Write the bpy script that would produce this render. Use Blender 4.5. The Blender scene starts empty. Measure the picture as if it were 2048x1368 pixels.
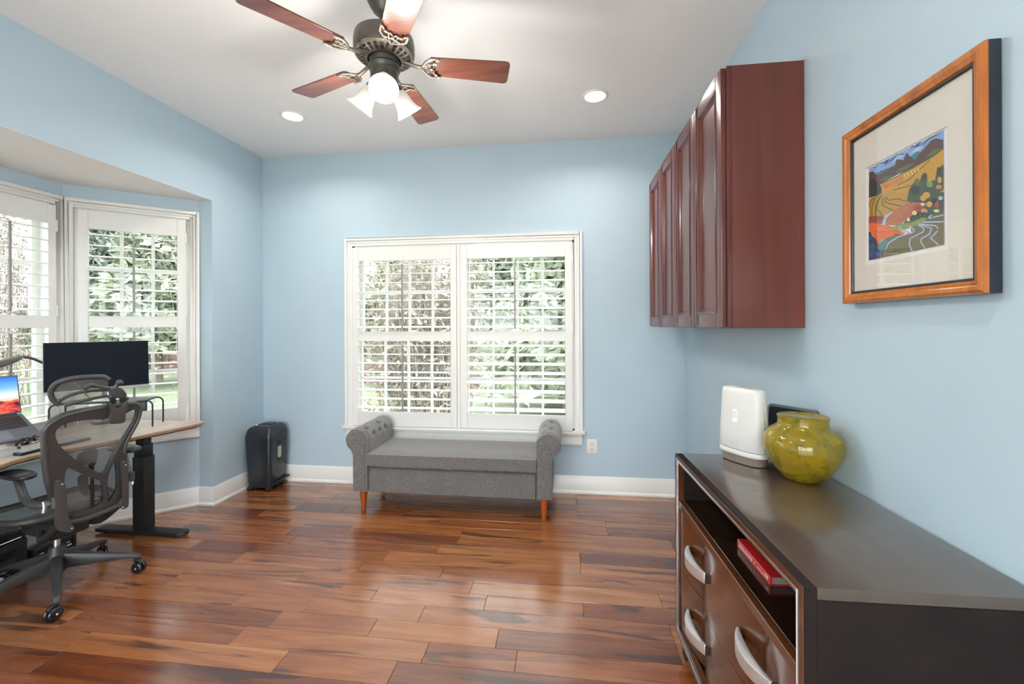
import bpy, bmesh, math, random
from mathutils import Vector as V, Matrix, noise
random.seed(7)
S = bpy.context.scene
COL = S.collection
# ------------------------------------------------------------------ camera
FPX, YAW, HY, ROLL, CH = 850.66, .1225, 650.29, -.0043, 1.29   # focal (px of 2048), yaw, horizon row, roll, height
cd = bpy.data.cameras.new('camera'); cam = bpy.data.objects.new('camera', cd); COL.objects.link(cam)
cd.sensor_width = 36; cd.lens = FPX/2048*36; cd.shift_y = -(684-HY)/2048; cd.clip_start = .05; cd.clip_end = 300
cam.matrix_world = Matrix.Translation((0, 0, CH)) @ Matrix.Rotation(YAW, 4, 'Z') @ Matrix.Rotation(math.pi/2, 4, 'X') @ Matrix.Rotation(ROLL, 4, 'Z')
S.camera = cam
# ------------------------------------------------------------------ sky (even overcast) and exposure
W = bpy.data.worlds.new('overcast_sky'); S.world = W; W.use_nodes = True
bg = W.node_tree.nodes['Background']; bg.inputs[0].default_value = (.93, .97, 1, 1); bg.inputs[1].default_value = 5.5
FAN_W, CAN_W = 5.2, 3.4
S.view_settings.view_transform = 'Standard'; S.view_settings.look = 'None'
S.view_settings.exposure = 1.0; S.view_settings.gamma = 1.0
S.view_settings.use_curve_mapping = False
try:
    S.cycles.max_bounces = 8; S.cycles.diffuse_bounces = 4; S.cycles.glossy_bounces = 3; S.cycles.transparent_max_bounces = 16
    S.cycles.caustics_reflective = False; S.cycles.caustics_refractive = False
    S.cycles.sample_clamp_indirect = 6.0
except Exception: pass

# ------------------------------------------------------------------ pixel -> place helpers (photo frame 2048x1368)
def ray(x, y):
    u, v = (x-1024)/FPX, (y-HY)/FPX
    c, s = math.cos(-ROLL), math.sin(-ROLL); u, v = c*u-s*v, s*u+c*v
    return V((-math.sin(YAW)+u*math.cos(YAW), math.cos(YAW)+u*math.sin(YAW), -v))
EYE = V((0, 0, CH))
def atz(x, y, Z): d = ray(x, y); return EYE+d*((Z-CH)/d.z)
def atx(x, y, X): d = ray(x, y); return EYE+d*(X/d.x)
def aty(x, y, Y): d = ray(x, y); return EYE+d*(Y/d.y)
def onp(x, y, p, n): d = ray(x, y); return EYE+d*((V(p)-EYE).dot(n)/d.dot(n))

# ------------------------------------------------------------------ objects
def wm(o):
    return (wm(o.parent) @ o.matrix_parent_inverse @ o.matrix_basis) if o.parent else o.matrix_basis.copy()
def setp(o, p):
    if p: o.parent = p; o.matrix_parent_inverse = wm(p).inverted()
def tag(o, label=None, cat=None, group=None, kind=None):
    for k, v in (('label', label), ('category', cat), ('group', group), ('kind', kind)):
        if v: o[k] = v
    return o
def thing(name, loc, label, cat, group=None, rz=0):
    o = bpy.data.objects.new(name, None); COL.objects.link(o); o.empty_display_size = .1
    o.location = loc; o.rotation_euler = (0, 0, rz)
    return tag(o, label, cat, group)
def copy_tree(o, parent=None):
    c = o.copy(); COL.objects.link(c)
    if parent: c.parent = parent
    for ch in list(o.children): copy_tree(ch, c)
    return c

class G:
    def __init__(s): s.v, s.f, s.m = [], [], []
    def add(s, vs, fs, mi=0):
        k = len(s.v); s.v += [V(p) for p in vs]
        s.f += [tuple(i+k for i in f) for f in fs]; s.m += [mi]*len(fs); return s
    def box(s, x0, x1, y0, y1, z0, z1, mi=0, fn=None):
        p = [(x0,y0,z0),(x1,y0,z0),(x1,y1,z0),(x0,y1,z0),(x0,y0,z1),(x1,y0,z1),(x1,y1,z1),(x0,y1,z1)]
        if fn: p = [fn(*q) for q in p]
        return s.add(p, [(0,3,2,1),(4,5,6,7),(0,1,5,4),(1,2,6,5),(2,3,7,6),(3,0,4,7)], mi)
    def tube(s, pts, r, n=8, closed=False, ry=None, up=None, mi=0):
        P = [V(p) for p in pts]; N = len(P); R = r if isinstance(r, (list, tuple)) else [r]*N
        nrm = None; vs = []; fs = []
        for i, p in enumerate(P):
            a = P[i-1] if (i or closed) else p; b = P[(i+1) % N] if (i < N-1 or closed) else p
            t = (b-a).normalized()
            if nrm is None:
                nrm = V(up) if up else (V((0,0,1)) if abs(t.z) < .9 else V((1,0,0)))
            nrm = (nrm-t*nrm.dot(t)).normalized(); bi = t.cross(nrm)
            q = (ry/r if (ry and not isinstance(r, (list, tuple))) else 1)
            for j in range(n):
                a_ = 2*math.pi*j/n
                vs.append(p+nrm*(math.cos(a_)*R[i]*q)+bi*(math.sin(a_)*R[i]))
        for i in range(N if closed else N-1):
            for j in range(n):
                k = (i+1) % N
                fs.append((i*n+j, i*n+(j+1) % n, k*n+(j+1) % n, k*n+j))
        if not closed: fs += [tuple(range(n))[::-1], tuple((N-1)*n+j for j in range(n))]
        return s.add(vs, fs, mi)
    def lathe(s, prof, n=28, M=None, mi=0):
        vs, fs = [], []
        for r, z in prof:
            for j in range(n):
                a = 2*math.pi*j/n; p = V((r*math.cos(a), r*math.sin(a), z)); vs.append(M @ p if M else p)
        for i in range(len(prof)-1):
            for j in range(n):
                fs.append((i*n+j, i*n+(j+1) % n, (i+1)*n+(j+1) % n, (i+1)*n+j))
        if prof[0][0] > 1e-5: fs.append(tuple(range(n))[::-1])
        if prof[-1][0] > 1e-5: fs.append(tuple((len(prof)-1)*n+j for j in range(n)))
        return s.add(vs, fs, mi)
    def prism(s, poly, fn, d0, d1, mi=0):
        n = len(poly); vs = [fn(a, b, d0) for a, b in poly]+[fn(a, b, d1) for a, b in poly]
        fs = [tuple(range(n))[::-1], tuple(range(n, 2*n))]+[(i, (i+1) % n, n+(i+1) % n, n+i) for i in range(n)]
        return s.add(vs, fs, mi)
    def ball(s, c, rx, ry, rz, n=16, m=10, M=None, mi=0):
        vs, fs = [], []; c = V(c)
        for i in range(m+1):
            t = math.pi*i/m
            for j in range(n):
                a = 2*math.pi*j/n
                p = V((rx*math.sin(t)*math.cos(a), ry*math.sin(t)*math.sin(a), rz*math.cos(t)))
                vs.append(c+(M @ p if M else p))
        for i in range(m):
            for j in range(n): fs.append((i*n+j, (i+1)*n+j, (i+1)*n+(j+1) % n, i*n+(j+1) % n))
        return s.add(vs, fs, mi)
    def mesh(s, name, mats, bevel=0, seg=2, smooth=35):
        me = bpy.data.meshes.new(name); me.from_pydata([tuple(p) for p in s.v], [], s.f)
        for m in (mats if isinstance(mats, (list, tuple)) else [mats]): me.materials.append(m)
        me.polygons.foreach_set('material_index', s.m)
        bm = bmesh.new(); bm.from_mesh(me)
        bmesh.ops.remove_doubles(bm, verts=bm.verts, dist=1e-6)
        bmesh.ops.recalc_face_normals(bm, faces=bm.faces)
        if bevel:
            es = [e for e in bm.edges if len(e.link_faces) == 2 and e.calc_face_angle(0) > math.radians(28)]
            bmesh.ops.bevel(bm, geom=es, offset=bevel, segments=seg, profile=.6, affect='EDGES', clamp_overlap=True)
        bm.to_mesh(me); bm.free()
        if smooth:
            me.shade_smooth(); me.set_sharp_from_angle(angle=math.radians(smooth))
        return me
    def obj(s, name, mats, parent=None, **k):
        o = bpy.data.objects.new(name, s.mesh(name, mats, **k)); COL.objects.link(o); setp(o, parent); return o

# ------------------------------------------------------------------ materials
def lin(h):
    h = h.lstrip('#'); c = [int(h[i:i+2], 16)/255 for i in (0, 2, 4)]
    return tuple((x/12.92 if x <= .04045 else ((x+.055)/1.055)**2.4) for x in c)+(1,)
class NT:
    def __init__(s, name):
        s.mat = bpy.data.materials.new(name); s.mat.use_nodes = True; s.t = s.mat.node_tree; s.n = s.t.nodes
        s.p = s.n['Principled BSDF']; s.out = s.n['Material Output']
    def new(s, k, **kw):
        n = s.n.new(k)
        for a, b in kw.items(): setattr(n, a, b)
        return n
    def l(s, a, b): s.t.links.new(a, b)
    def noise(s, scale, detail=4, dist=0, vec=None, rough=.55):
        n = s.new('ShaderNodeTexNoise'); n.inputs['Scale'].default_value = scale; n.inputs['Detail'].default_value = detail
        n.inputs['Distortion'].default_value = dist; n.inputs['Roughness'].default_value = rough
        if vec: s.l(vec, n.inputs['Vector'])
        return n.outputs['Fac']
    def ramp(s, fac, stops):
        r = s.new('ShaderNodeValToRGB'); e = r.color_ramp.elements
        while len(e) < len(stops): e.new(.5)
        for i, (p, c) in enumerate(stops): e[i].position = p; e[i].color = c if len(c) == 4 else tuple(c)+(1,)
        s.l(fac, r.inputs[0]); return r.outputs[0]
    def mix(s, fac, a, b, mode='MIX'):
        m = s.new('ShaderNodeMix', data_type='RGBA', blend_type=mode)
        for i, x in ((0, fac), (6, a), (7, b)):
            if hasattr(x, 'is_linked') or hasattr(x, 'links'): s.l(x, m.inputs[i])
            else: m.inputs[i].default_value = x
        return m.outputs[2]
    def pos(s, scale=(1, 1, 1), rnd=0):
        g = s.new('ShaderNodeNewGeometry'); m = s.new('ShaderNodeVectorMath', operation='MULTIPLY')
        s.l(g.outputs['Position'], m.inputs[0]); m.inputs[1].default_value = scale; o = m.outputs[0]
        if rnd:
            oi = s.new('ShaderNodeObjectInfo'); k = s.new('ShaderNodeVectorMath', operation='MULTIPLY_ADD')
            s.l(oi.outputs['Random'], k.inputs[0]); k.inputs[1].default_value = (rnd, rnd*1.7, rnd*.6); s.l(o, k.inputs[2]); o = k.outputs[0]
        return o
    def objco(s, scale=(1, 1, 1)):
        g = s.new('ShaderNodeTexCoord'); m = s.new('ShaderNodeVectorMath', operation='MULTIPLY')
        s.l(g.outputs['Object'], m.inputs[0]); m.inputs[1].default_value = scale; return m.outputs[0]
    def bump(s, h, strength=.2, dist=.002):
        b = s.new('ShaderNodeBump'); b.inputs['Strength'].default_value = strength; b.inputs['Distance'].default_value = dist
        s.l(h, b.inputs['Height']); s.l(b.outputs[0], s.p.inputs['Normal'])
    def set(s, **k):
        for a, b in k.items():
            i = s.p.inputs[a.replace('_', ' ')]
            if hasattr(b, 'links'): s.l(b, i)
            else: i.default_value = b
        return s
def pm(name, col, rough=.5, metal=0, var=.06, scale=30, bump=0, bs=200, coat=0, spec=.5, sheen=0):
    t = NT(name); c = lin(col) if isinstance(col, str) else tuple(col)+(1,)
    f = t.noise(scale, 3, vec=t.pos())
    lo = tuple(x*(1-var) for x in c[:3])+(1,); hi = tuple(min(1, x*(1+var)) for x in c[:3])+(1,)
    t.set(Base_Color=t.ramp(f, [(.3, lo), (.7, hi)]), Roughness=rough, Metallic=metal, Coat_Weight=coat, Coat_Roughness=.1, Specular_IOR_Level=spec, Sheen_Weight=sheen)
    if bump: t.bump(t.noise(bs, 2, vec=t.pos()), bump, .002)
    return t.mat
def wood(name, dark, mid, light, rough=.35, axis=0, scale=1.0, coat=.0, streak=1.0, rnd=0, bump=.05):
    t = NT(name); sc = [14*scale]*3; sc[axis] = 1.3*scale
    f = t.noise(1.0, 6, 1.2, t.pos(tuple(sc), rnd)); sc2 = [160*scale]*3; sc2[axis] = 5*scale
    g = t.noise(1.0, 2, 0, t.pos(tuple(sc2), rnd))
    c = t.ramp(f, [(.28, lin(dark)), (.5, lin(mid)), (.75, lin(light))])
    t.set(Base_Color=t.mix(.22*streak, c, t.ramp(g, [(.3, (.25, .25, .25)), (.7, (1, 1, 1))]), 'MULTIPLY'), Roughness=rough, Coat_Weight=coat, Coat_Roughness=.12)
    if bump: t.bump(g, bump, .001)
    return t.mat
def emit(name, col, st):
    t = NT(name); t.set(Base_Color=tuple(col)+(1,), Emission_Color=tuple(col)+(1,), Emission_Strength=st, Roughness=.4); return t.mat
def clear_glass(name, tint=(1, 1, 1), ior=1.45, rough=.0):
    t = NT(name); tr = t.new('ShaderNodeBsdfTransparent'); tr.inputs[0].default_value = tuple(tint)+(1,)
    gl = t.new('ShaderNodeBsdfGlossy'); gl.inputs['Roughness'].default_value = rough
    fr = t.new('ShaderNodeFresnel'); ge = t.new('ShaderNodeNewGeometry'); mr = t.new('ShaderNodeMapRange')   # same reflectance from either side of the thin sheet
    t.l(ge.outputs['Backfacing'], mr.inputs[0]); mr.inputs[3].default_value = ior; mr.inputs[4].default_value = 1/ior; t.l(mr.outputs[0], fr.inputs[0])
    mx = t.new('ShaderNodeMixShader'); t.l(fr.outputs[0], mx.inputs[0]); t.l(tr.outputs[0], mx.inputs[1]); t.l(gl.outputs[0], mx.inputs[2])
    t.l(mx.outputs[0], t.out.inputs[0]); return t.mat

M = {}
M['wall'] = pm('blue_wall_paint', (.475, .60, .685), .62, var=.015, scale=3, bump=.06, bs=420)
M['ceil'] = pm('ceiling_paint', (.89, .88, .865), .8, var=.012, scale=2, bump=.03, bs=300)
M['trim'] = pm('white_trim_paint', (.82, .81, .78), .35, var=.01, scale=8)
M['shut'] = pm('shutter_paint', (.82, .81, .785), .33, var=.01, scale=8)
M['vinyl'] = pm('window_vinyl', (.86, .86, .85), .4, var=.01)
M['pane'] = clear_glass('window_glass', (.70, .715, .71))
M['fill_door_pane'] = clear_glass('fill_door_glass', (.97, .985, .98))
M['black'] = pm('black_plastic', (.018, .018, .02), .42, var=.15)
M['blackg'] = pm('glossy_black', (.012, .012, .014), .12, var=.1)
M['blackm'] = pm('black_powder_coat', (.014, .014, .016), .5, var=.1, bump=.1, bs=900)
M['chrome'] = pm('brushed_nickel', (.72, .72, .74), .26, 1, var=.04)
M['steel'] = pm('satin_steel', (.6, .6, .62), .32, 1, var=.04)

# ================================================================== the room
L, R, D, H = 2.522, .89, 3.305, 2.709
REAR = -2.2; T = .14
def struct(g, name, m, parent=None, **k):
    k.setdefault('smooth', 0); o = g.obj(name, m, parent, **k); return tag(o, kind='structure')
# bay
BA = V((-2.63, 2.783, 0)); bd = V((-.753, -.657, 0)).normalized(); BLEN = .694
BB = BA+bd*BLEN; XB = BB.x; SOF = 2.2
BY0 = .25                                   # far end of the bay is at BA.y; it ends near the camera at BY0
BC = V((XB, BY0+(BA.y-BB.y), 0)); BD = V((BA.x, BY0, 0))
# ---- floor: slab and planks
flo = G().box(-3.4, 1.1, REAR-.1, D+.15, -.12, -.012)
M['slab'] = wood('floor_underlay', '#3a2015', '#5a3320', '#7a4a2c', .3)
floor = struct(flo, 'floor', M['slab'])
def plank_mat():
    t = NT('tigerwood_plank')
    base = t.noise(1, 5, 1.6, t.pos((1.1, 11, 1), 37)); fine = t.noise(1, 3, .3, t.pos((7, 190, 1), 37))
    strk = t.noise(1, 3, .9, t.pos((1.7, 15, 1), 91), .5)
    c = t.ramp(base, [(.22, lin('#70462d')), (.42, lin('#9b6540')), (.6, lin('#b07a50')), (.8, lin('#c39468'))])
    oi = t.new('ShaderNodeObjectInfo')
    tone = t.ramp(oi.outputs['Random'], [(0, lin('#b08a78')), (.15, lin('#d0ac94')), (.3, lin('#ecd2ba')), (.7, lin('#fde8d2')), (1, lin('#fff4e2'))])
    c = t.mix(1.0, c, tone, 'MULTIPLY')
    m = t.ramp(strk, [(.585, (0, 0, 0)), (.66, (1, 1, 1))])
    c = t.mix(t.mix(1, m, (.72, .72, .72, 1), 'MULTIPLY'), c, lin('#3a221a'))
    c = t.mix(.35, c, t.ramp(fine, [(.3, (.45, .45, .45)), (.65, (1, 1, 1))]), 'MULTIPLY')
    t.set(Base_Color=c, Roughness=t.ramp(fine, [(.2, (.27,)*3), (.8, (.21,)*3)]), Coat_Weight=1.0, Coat_Roughness=.18)
    t.bump(fine, .06, .0006); return t.mat
M['plank'] = plank_mat()
pg = G(); e = .004; hw = .4985
me_pl = None
def plank_mesh(ln, wd):
    g = G(); b = .0008; gx, gy = .0006, .0005
    x1, y1 = ln/2-gx, wd/2-gy
    g.add([(-x1,-y1,-.012),(x1,-y1,-.012),(x1,y1,-.012),(-x1,y1,-.012),(-x1,-y1,-b),(x1,-y1,-b),(x1,y1,-b),(-x1,y1,-b),(-x1+b,-y1+b,0),(x1-b,-y1+b,0),(x1-b,y1-b,0),(-x1+b,y1-b,0)],
          [(0,1,5,4),(1,2,6,5),(2,3,7,6),(3,0,4,7),(4,5,9,8),(5,6,10,9),(6,7,11,10),(7,4,8,11),(8,9,10,11)])
    return g.mesh('plank', M['plank'], smooth=0)
PW = .1085; pr = random.Random(21); cache = {}
y = D
while y > REAR:
    yc = y-PW/2
    xl = -L
    if BY0 < yc < BA.y:
        xl = XB
        if yc > BB.y: xl = BA.x-(BA.y-yc)*.753/.657
        if yc < BC.y: xl = BA.x-(yc-BY0)*.753/.657
        xl = max(xl-.06, XB)
    x = R
    first = True
    while x > xl+.02:
        ln = pr.choice([.36, .45, .54, .72, .81, .9, 1.08, 1.26])
        if first: ln = pr.choice([.27, .45, .63, .81]); first = False
        if x-ln < xl+.18: ln = round(x-xl, 2)
        if ln not in cache: cache[ln] = plank_mesh(ln, PW)
        o = bpy.data.objects.new('plank', cache[ln]); COL.objects.link(o); o.location = (x-ln/2, yc, 0); setp(o, floor)
        x -= ln
    y -= PW
# ---- ceilings
struct(G().box(-L-T, R+T, REAR-T, D+T, H, H+.12), 'ceiling', M['ceil'])
sg = G(); sg.prism([(-L-.0004, BY0), (-L-.0004, BA.y), (BA.x-.1, BA.y+.1), (BB.x-.25, BB.y+.12), (BC.x-.25, BC.y-.12), (BD.x-.1, BY0-.1)], lambda a, b, d: (a, b, d), SOF, SOF+.1)
struct(sg, 'ceiling', M['ceil'])
# ---- walls
def frame(o, u, n):
    o, u, n = V(o), V(u), V(n); return lambda a, b, z: o+u*a+n*b+V((0, 0, z))
fB = frame((0, D, 0), (1, 0, 0), (0, -1, 0))
uA = -bd; nA = V((uA.y, -uA.x, 0))
fA = frame(BB, uA, nA); fC = frame((XB, 0, 0), (0, 1, 0), (1, 0, 0))
fD = frame(BD, (BC-BD).normalized()*-1, V((BC-BD).normalized()).cross(V((0, 0, 1))))
def wall(name, f, a0, a1, z0, z1, hole=None, m=None, t=T):
    g = G()
    if hole:
        h0, h1, y0, y1 = hole
        g.box(a0, h0, -t, 0, z0, z1, fn=f); g.box(h1, a1, -t, 0, z0, z1, fn=f)
        g.box(h0, h1, -t, 0, z0, y0, fn=f); g.box(h0, h1, -t, 0, y1, z1, fn=f)
    else: g.box(a0, a1, -t, 0, z0, z1, fn=f)
    return struct(g, name, m or M['wall'])
WB = (-1.72, .075, .478, 1.94)                 # opening of the back window (a0,a1,z0,z1)
WA = (.05, BLEN-.05, .60, 2.055)
WC = (BC.y+.05, BB.y-.05, .60, 2.055)
wall('wall_back', fB, -L-T, R+T, 0, H, WB)
wl = G().box(-L-.108, -L, BA.y+.0, D, 0, H); wl.box(-L-.108, -L, REAR, BY0, 0, H); wl.box(-L-.108, -L, BY0, BA.y, SOF+.001, H)
wl.box(-L-.108, -L, BA.y, BA.y+.0, 0, SOF) if 0 else None
struct(wl, 'wall_left', M['wall'])
wall('wall_bay_far', fA, -.04, BLEN+.06, 0, SOF, (WA[0], WA[1], WA[2], WA[3]))
wall('wall_bay', fC, BC.y-.04, BB.y+.04, 0, SOF, WC)
wall('wall_bay_near', frame(BD, (BC-BD).normalized(), (BC-BD).normalized().cross(V((0, 0, 1)))), -.06, (BC-BD).length+.04, 0, SOF)
struct(G().box(R, R+T, REAR, D+T, 0, H), 'wall_right', M['wall'])
fE = frame((0, REAR, 0), (-1, 0, 0), (0, 1, 0))
wall('wall_rear', fE, -R-T, L+T, 0, H, (-R+.25, L-.25, .0, 2.25))
# ---- baseboards (profile swept along each wall)
BP = [(0, 0), (.021, 0), (.021, .012), (.015, .022), (.0125, .024), (.0125, .098), (.010, .103), (.010, .116), (.006, .124), (.004, .131), (0, .132)]
def sweep(g, pts, prof, left=True):
    P = [V(p) for p in pts]; rings = []
    for i, p in enumerate(P):
        ds = []
        if i: ds.append((p-P[i-1]).normalized())
        if i < len(P)-1: ds.append((P[i+1]-p).normalized())
        ns = [V((-d.y, d.x, 0)) for d in ds]
        nn = sum(ns, V((0, 0, 0)))
        nn = nn/len(ns); k = nn.length_squared
        rings.append([p+nn*(a/k)+V((0, 0, b)) for a, b in prof])
    n = len(prof); vs = [q for r in rings for q in r]; fs = []
    for i in range(len(rings)-1):
        for j in range(n-1): fs.append((i*n+j, i*n+j+1, (i+1)*n+j+1, (i+1)*n+j))
    fs += [tuple(range(n)), tuple((len(rings)-1)*n+j for j in range(n))[::-1]]
    g.add(vs, fs); return g
struct(sweep(G(), [(R, D, 0), (-L, D, 0)], BP), 'baseboard_back', M['trim'], smooth=30)
struct(sweep(G(), [(-L, D, 0), (-L, BA.y, 0), (BA.x, BA.y, 0), (BB.x, BB.y, 0), (BC.x, BC.y, 0), (BD.x, BD.y, 0), (-L, BY0, 0), (-L, REAR, 0)], BP), 'baseboard_left', M['trim'], smooth=30)
struct(sweep(G(), [(R, REAR, 0), (R, D, 0)], BP), 'baseboard_right', M['trim'], smooth=30)

# ================================================================== windows
def window(name, f, hole, casw, sill_over, cols, units, apron=.085, zc=None, sillz=.022, ears=.02):
    a0, a1, z0, z1 = hole
    w = bpy.data.objects.new(name, None); COL.objects.link(w); w.location = f((a0+a1)/2, 0, z0); tag(w, kind='structure')
    # casing: back band stepped over a flat board, three sides
    def picture(g, o0, o1, b):
        g.box(a0-o1, a0-o0, 0, b, z0, z1+o1, fn=f); g.box(a1+o0, a1+o1, 0, b, z0, z1+o1, fn=f); g.box(a0-o0, a1+o0, 0, b, z1+o0, z1+o1, fn=f)
    g = G(); picture(g, 0, casw, .016); picture(g, casw-.016, casw+.004, .028); picture(g, casw*.35, casw*.6, .020)
    g.obj('casing', M['trim'], w, bevel=.002, seg=1)
    G().box(a0-casw-ears, a1+casw+ears, -.02, sill_over, z0-sillz, z0, fn=f).obj('sill', M['trim'], w, bevel=.005)
    g = G(); pr_ = [(.012, 0), (.012, -.02), (.016, -.03), (.014, -.055), (.022, -.062), (.022, -.08)]
    za = z0-sillz; g.box(a0-casw, a1+casw, 0, .013, za-apron, za, fn=f); g.box(a0-casw, a1+casw, 0, .024, za-.02, za, fn=f); g.box(a0-casw+.008, a1+casw-.008, 0, .021, za-apron, za-apron+.02, fn=f)
    g.obj('apron', M['trim'], w, bevel=.003, seg=1)
    g = G(); j = .014
    g.box(a0, a0+j, -T, 0, z0, z1, fn=f); g.box(a1-j, a1, -T, 0, z0, z1, fn=f); g.box(a0, a1, -T, 0, z1-j, z1, fn=f); g.box(a0, a1, -T-.02, 0, z0, z0+j, fn=f)
    g.obj('jamb', M['trim'], w, smooth=0)
    wd = (a1-a0)/units
    for k in range(units):
        x0, x1 = a0+wd*k+(.014 if k == 0 else .022), a0+wd*(k+1)-(.014 if k == units-1 else .022)
        if k: G().box(a0+wd*k-.022, a0+wd*k+.022, -T, -.03, z0+.014, z1-.014, fn=f).obj('mullion', M['vinyl'], w, smooth=0)
        zm = (z0+z1)/2+.0
        for s, (y0, y1, bo) in enumerate(((z0+.014, zm+.016, -.085), (zm-.016, z1-.014, -.115))):
            sash = G(); st = .034
            sash.box(x0, x0+st, bo, bo+.028, y0, y1, fn=f); sash.box(x1-st, x1, bo, bo+.028, y0, y1, fn=f)
            sash.box(x0+st, x1-st, bo, bo+.028, y0, y0+st, fn=f); sash.box(x0+st, x1-st, bo, bo+.028, y1-st, y1, fn=f)
            so = sash.obj('sash', M['vinyl'], w, smooth=0)
            ga, gb, gc, gd = x0+st, x1-st, y0+st, y1-st; rows = 2
            mg = G()
            for i in range(1, cols): xx = ga+(gb-ga)*i/cols; mg.box(xx-.009, xx+.009, bo+.006, bo+.022, gc, gd, fn=f)
            for i in range(1, rows): zz = gc+(gd-gc)*i/rows; mg.box(ga, gb, bo+.0065, bo+.0215, zz-.009, zz+.009, fn=f)
            mg.obj('muntin', M['vinyl'], so, smooth=0)
            G().box(ga, gb, bo+.0125, bo+.0155, gc, gd, fn=f).obj('pane', M['pane'], so, smooth=0)
    return w
win1 = window('window_1', fB, WB, .058, .045, 4, 2)
window('window_2', fA, WA, .052, .045, 3, 1, ears=.0)
window('window_3', fC, WC, .052, .045, 3, 2, ears=.0)

def fill_light_door():                                  # glazed opening added out of view behind the camera, letting in fill daylight
    w = bpy.data.objects.new('fill_door_1', None); COL.objects.link(w); w.location = fE(.8, 0, 0); tag(w, kind='structure')
    a0, a1, z1 = -R+.25, L-.25, 2.25; n = 4; pw = (a1-a0)/n
    for k in range(n):
        x0, x1 = a0+pw*k, a0+pw*(k+1); g = G()
        g.box(x0, x0+.05, -.09, -.05, 0, z1, fn=fE); g.box(x1-.05, x1, -.09, -.05, 0, z1, fn=fE); g.box(x0+.05, x1-.05, -.09, -.05, 0, .08, fn=fE); g.box(x0+.05, x1-.05, -.09, -.05, z1-.06, z1, fn=fE)
        f_ = g.obj('fill_door_frame', M['vinyl'], w, smooth=0)
        G().box(x0+.05, x1-.05, -.073, -.069,   .08, z1-.06, fn=fE).obj('pane', M['fill_door_pane'], f_, smooth=0)
fill_light_door()
# ================================================================== plantation shutters
def slat_mesh(ln, dp=.073, th=.0075, n=7):
    poly = []
    for i in range(n+1):
        t = -1+2*i/n; poly.append((t*dp/2, th/2*math.sqrt(max(0, 1-t*t))*.9+.0012))
    for i in range(n, -1, -1):
        t = -1+2*i/n; poly.append((t*dp/2, -th/2*math.sqrt(max(0, 1-t*t))*.9-.0012))
    return G().prism(poly, lambda b, z, d: (d, b, z), 0, ln).mesh('slat', M['shut'], smooth=50)
def shutter(f, u, n, p0, p1, st, zb, zt, secs, tilts, label, hinge, group=None, bo=.012, knob=True, nsl=8):
    """p0,p1 outer edges along the wall, st stile width, secs [(z0,z1)...] openings, bo clearance in front of wall plane"""
    th = .027; root = thing('plantation_shutter', f((p0+p1)/2, bo, zb), label, 'shutter', group)
    q0, q1 = p0+st, p1-st
    for s0, s1 in ((p0, q0-.0006), (q1+.0006, p1)):
        G().box(s0, s1, bo, bo+th, zb, zt, fn=f).obj('stile', M['shut'], root, bevel=.002, seg=1)
    zs = [zb]+[z for s in sorted(secs) for z in s]+[zt]
    for i in range(0, len(zs), 2):
        G().box(q0, q1, bo+.0008, bo+th-.0008, zs[i], zs[i+1], fn=f).obj('rail', M['shut'], root, bevel=.0015, seg=1)
    ln = q1-q0-.004; me = slat_mesh(ln)
    U, N = V(u), V(n)
    for (z0, z1), tl in zip(secs, tilts):
        step = (z1-z0)/nsl
        ca, sa = math.cos(tl), math.sin(tl)
        for k in range(nsl):
            o = bpy.data.objects.new('slat', me); COL.objects.link(o)
            nb = N*ca-V((0, 0, sa)); nz = N*sa+V((0, 0, ca))
            mt = Matrix((U, nb, nz)).transposed().to_4x4(); mt.translation = f(q0+.002, bo+th/2, z0+step*(k+.5)); o.matrix_basis = mt
            setp(o, root); o.matrix_parent_inverse = wm(root).inverted()
        am = (q0+q1)/2; b1 = bo+th/2+.037*ca
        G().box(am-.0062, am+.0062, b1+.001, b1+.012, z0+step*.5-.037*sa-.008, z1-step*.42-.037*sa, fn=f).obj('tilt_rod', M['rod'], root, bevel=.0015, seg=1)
    if knob:
        for z in (zt-(zt-max(s[1] for s in secs))*.12, ):
            pass
        for s in secs:
            G().ball(f((q0+q1)/2, bo+th+.002, s[1]+.016), .005, .005, .004, 10, 6).obj('catch', M['trim'], root)
    hx = p0 if hinge < 0 else p1
    for z in (zb+.12, (zb+zt)/2+.03, zt-.16):
        G().box(hx-.006, hx+.006, bo+.02, bo+th+.004, z, z+.07, fn=f).obj('hinge', M['shut'], root, bevel=.001, seg=1)
    return root
M['rod'] = pm('tilt_rod_backlit', (.30, .292, .28), .4, var=.02)  # rods coloured darker than the shutters to stand for backlit shade
bx = lambda px: aty(px, 660, D-.025).x
zsB = [(.596, 1.166), (1.243, 1.813)]
r_ = math.radians
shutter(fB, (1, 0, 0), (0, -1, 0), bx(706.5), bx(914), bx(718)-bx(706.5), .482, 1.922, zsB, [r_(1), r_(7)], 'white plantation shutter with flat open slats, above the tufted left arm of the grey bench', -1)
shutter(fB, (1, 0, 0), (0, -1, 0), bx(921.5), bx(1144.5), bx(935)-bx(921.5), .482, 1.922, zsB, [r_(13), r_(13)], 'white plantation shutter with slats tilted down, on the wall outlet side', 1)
G().box(bx(914)+.002, bx(921.5)-.002, .004, .036, .479, 1.93, fn=fB).obj('shutter_post', M['trim'], win1, bevel=.002, seg=1)
zsA = [(.72, 1.286), (1.36, 1.925)]
oa = BLEN  # a runs from BB to BA
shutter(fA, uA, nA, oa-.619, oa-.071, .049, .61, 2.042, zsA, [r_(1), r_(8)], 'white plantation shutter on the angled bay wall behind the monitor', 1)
cw = (WC[1]-WC[0])/3
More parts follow.
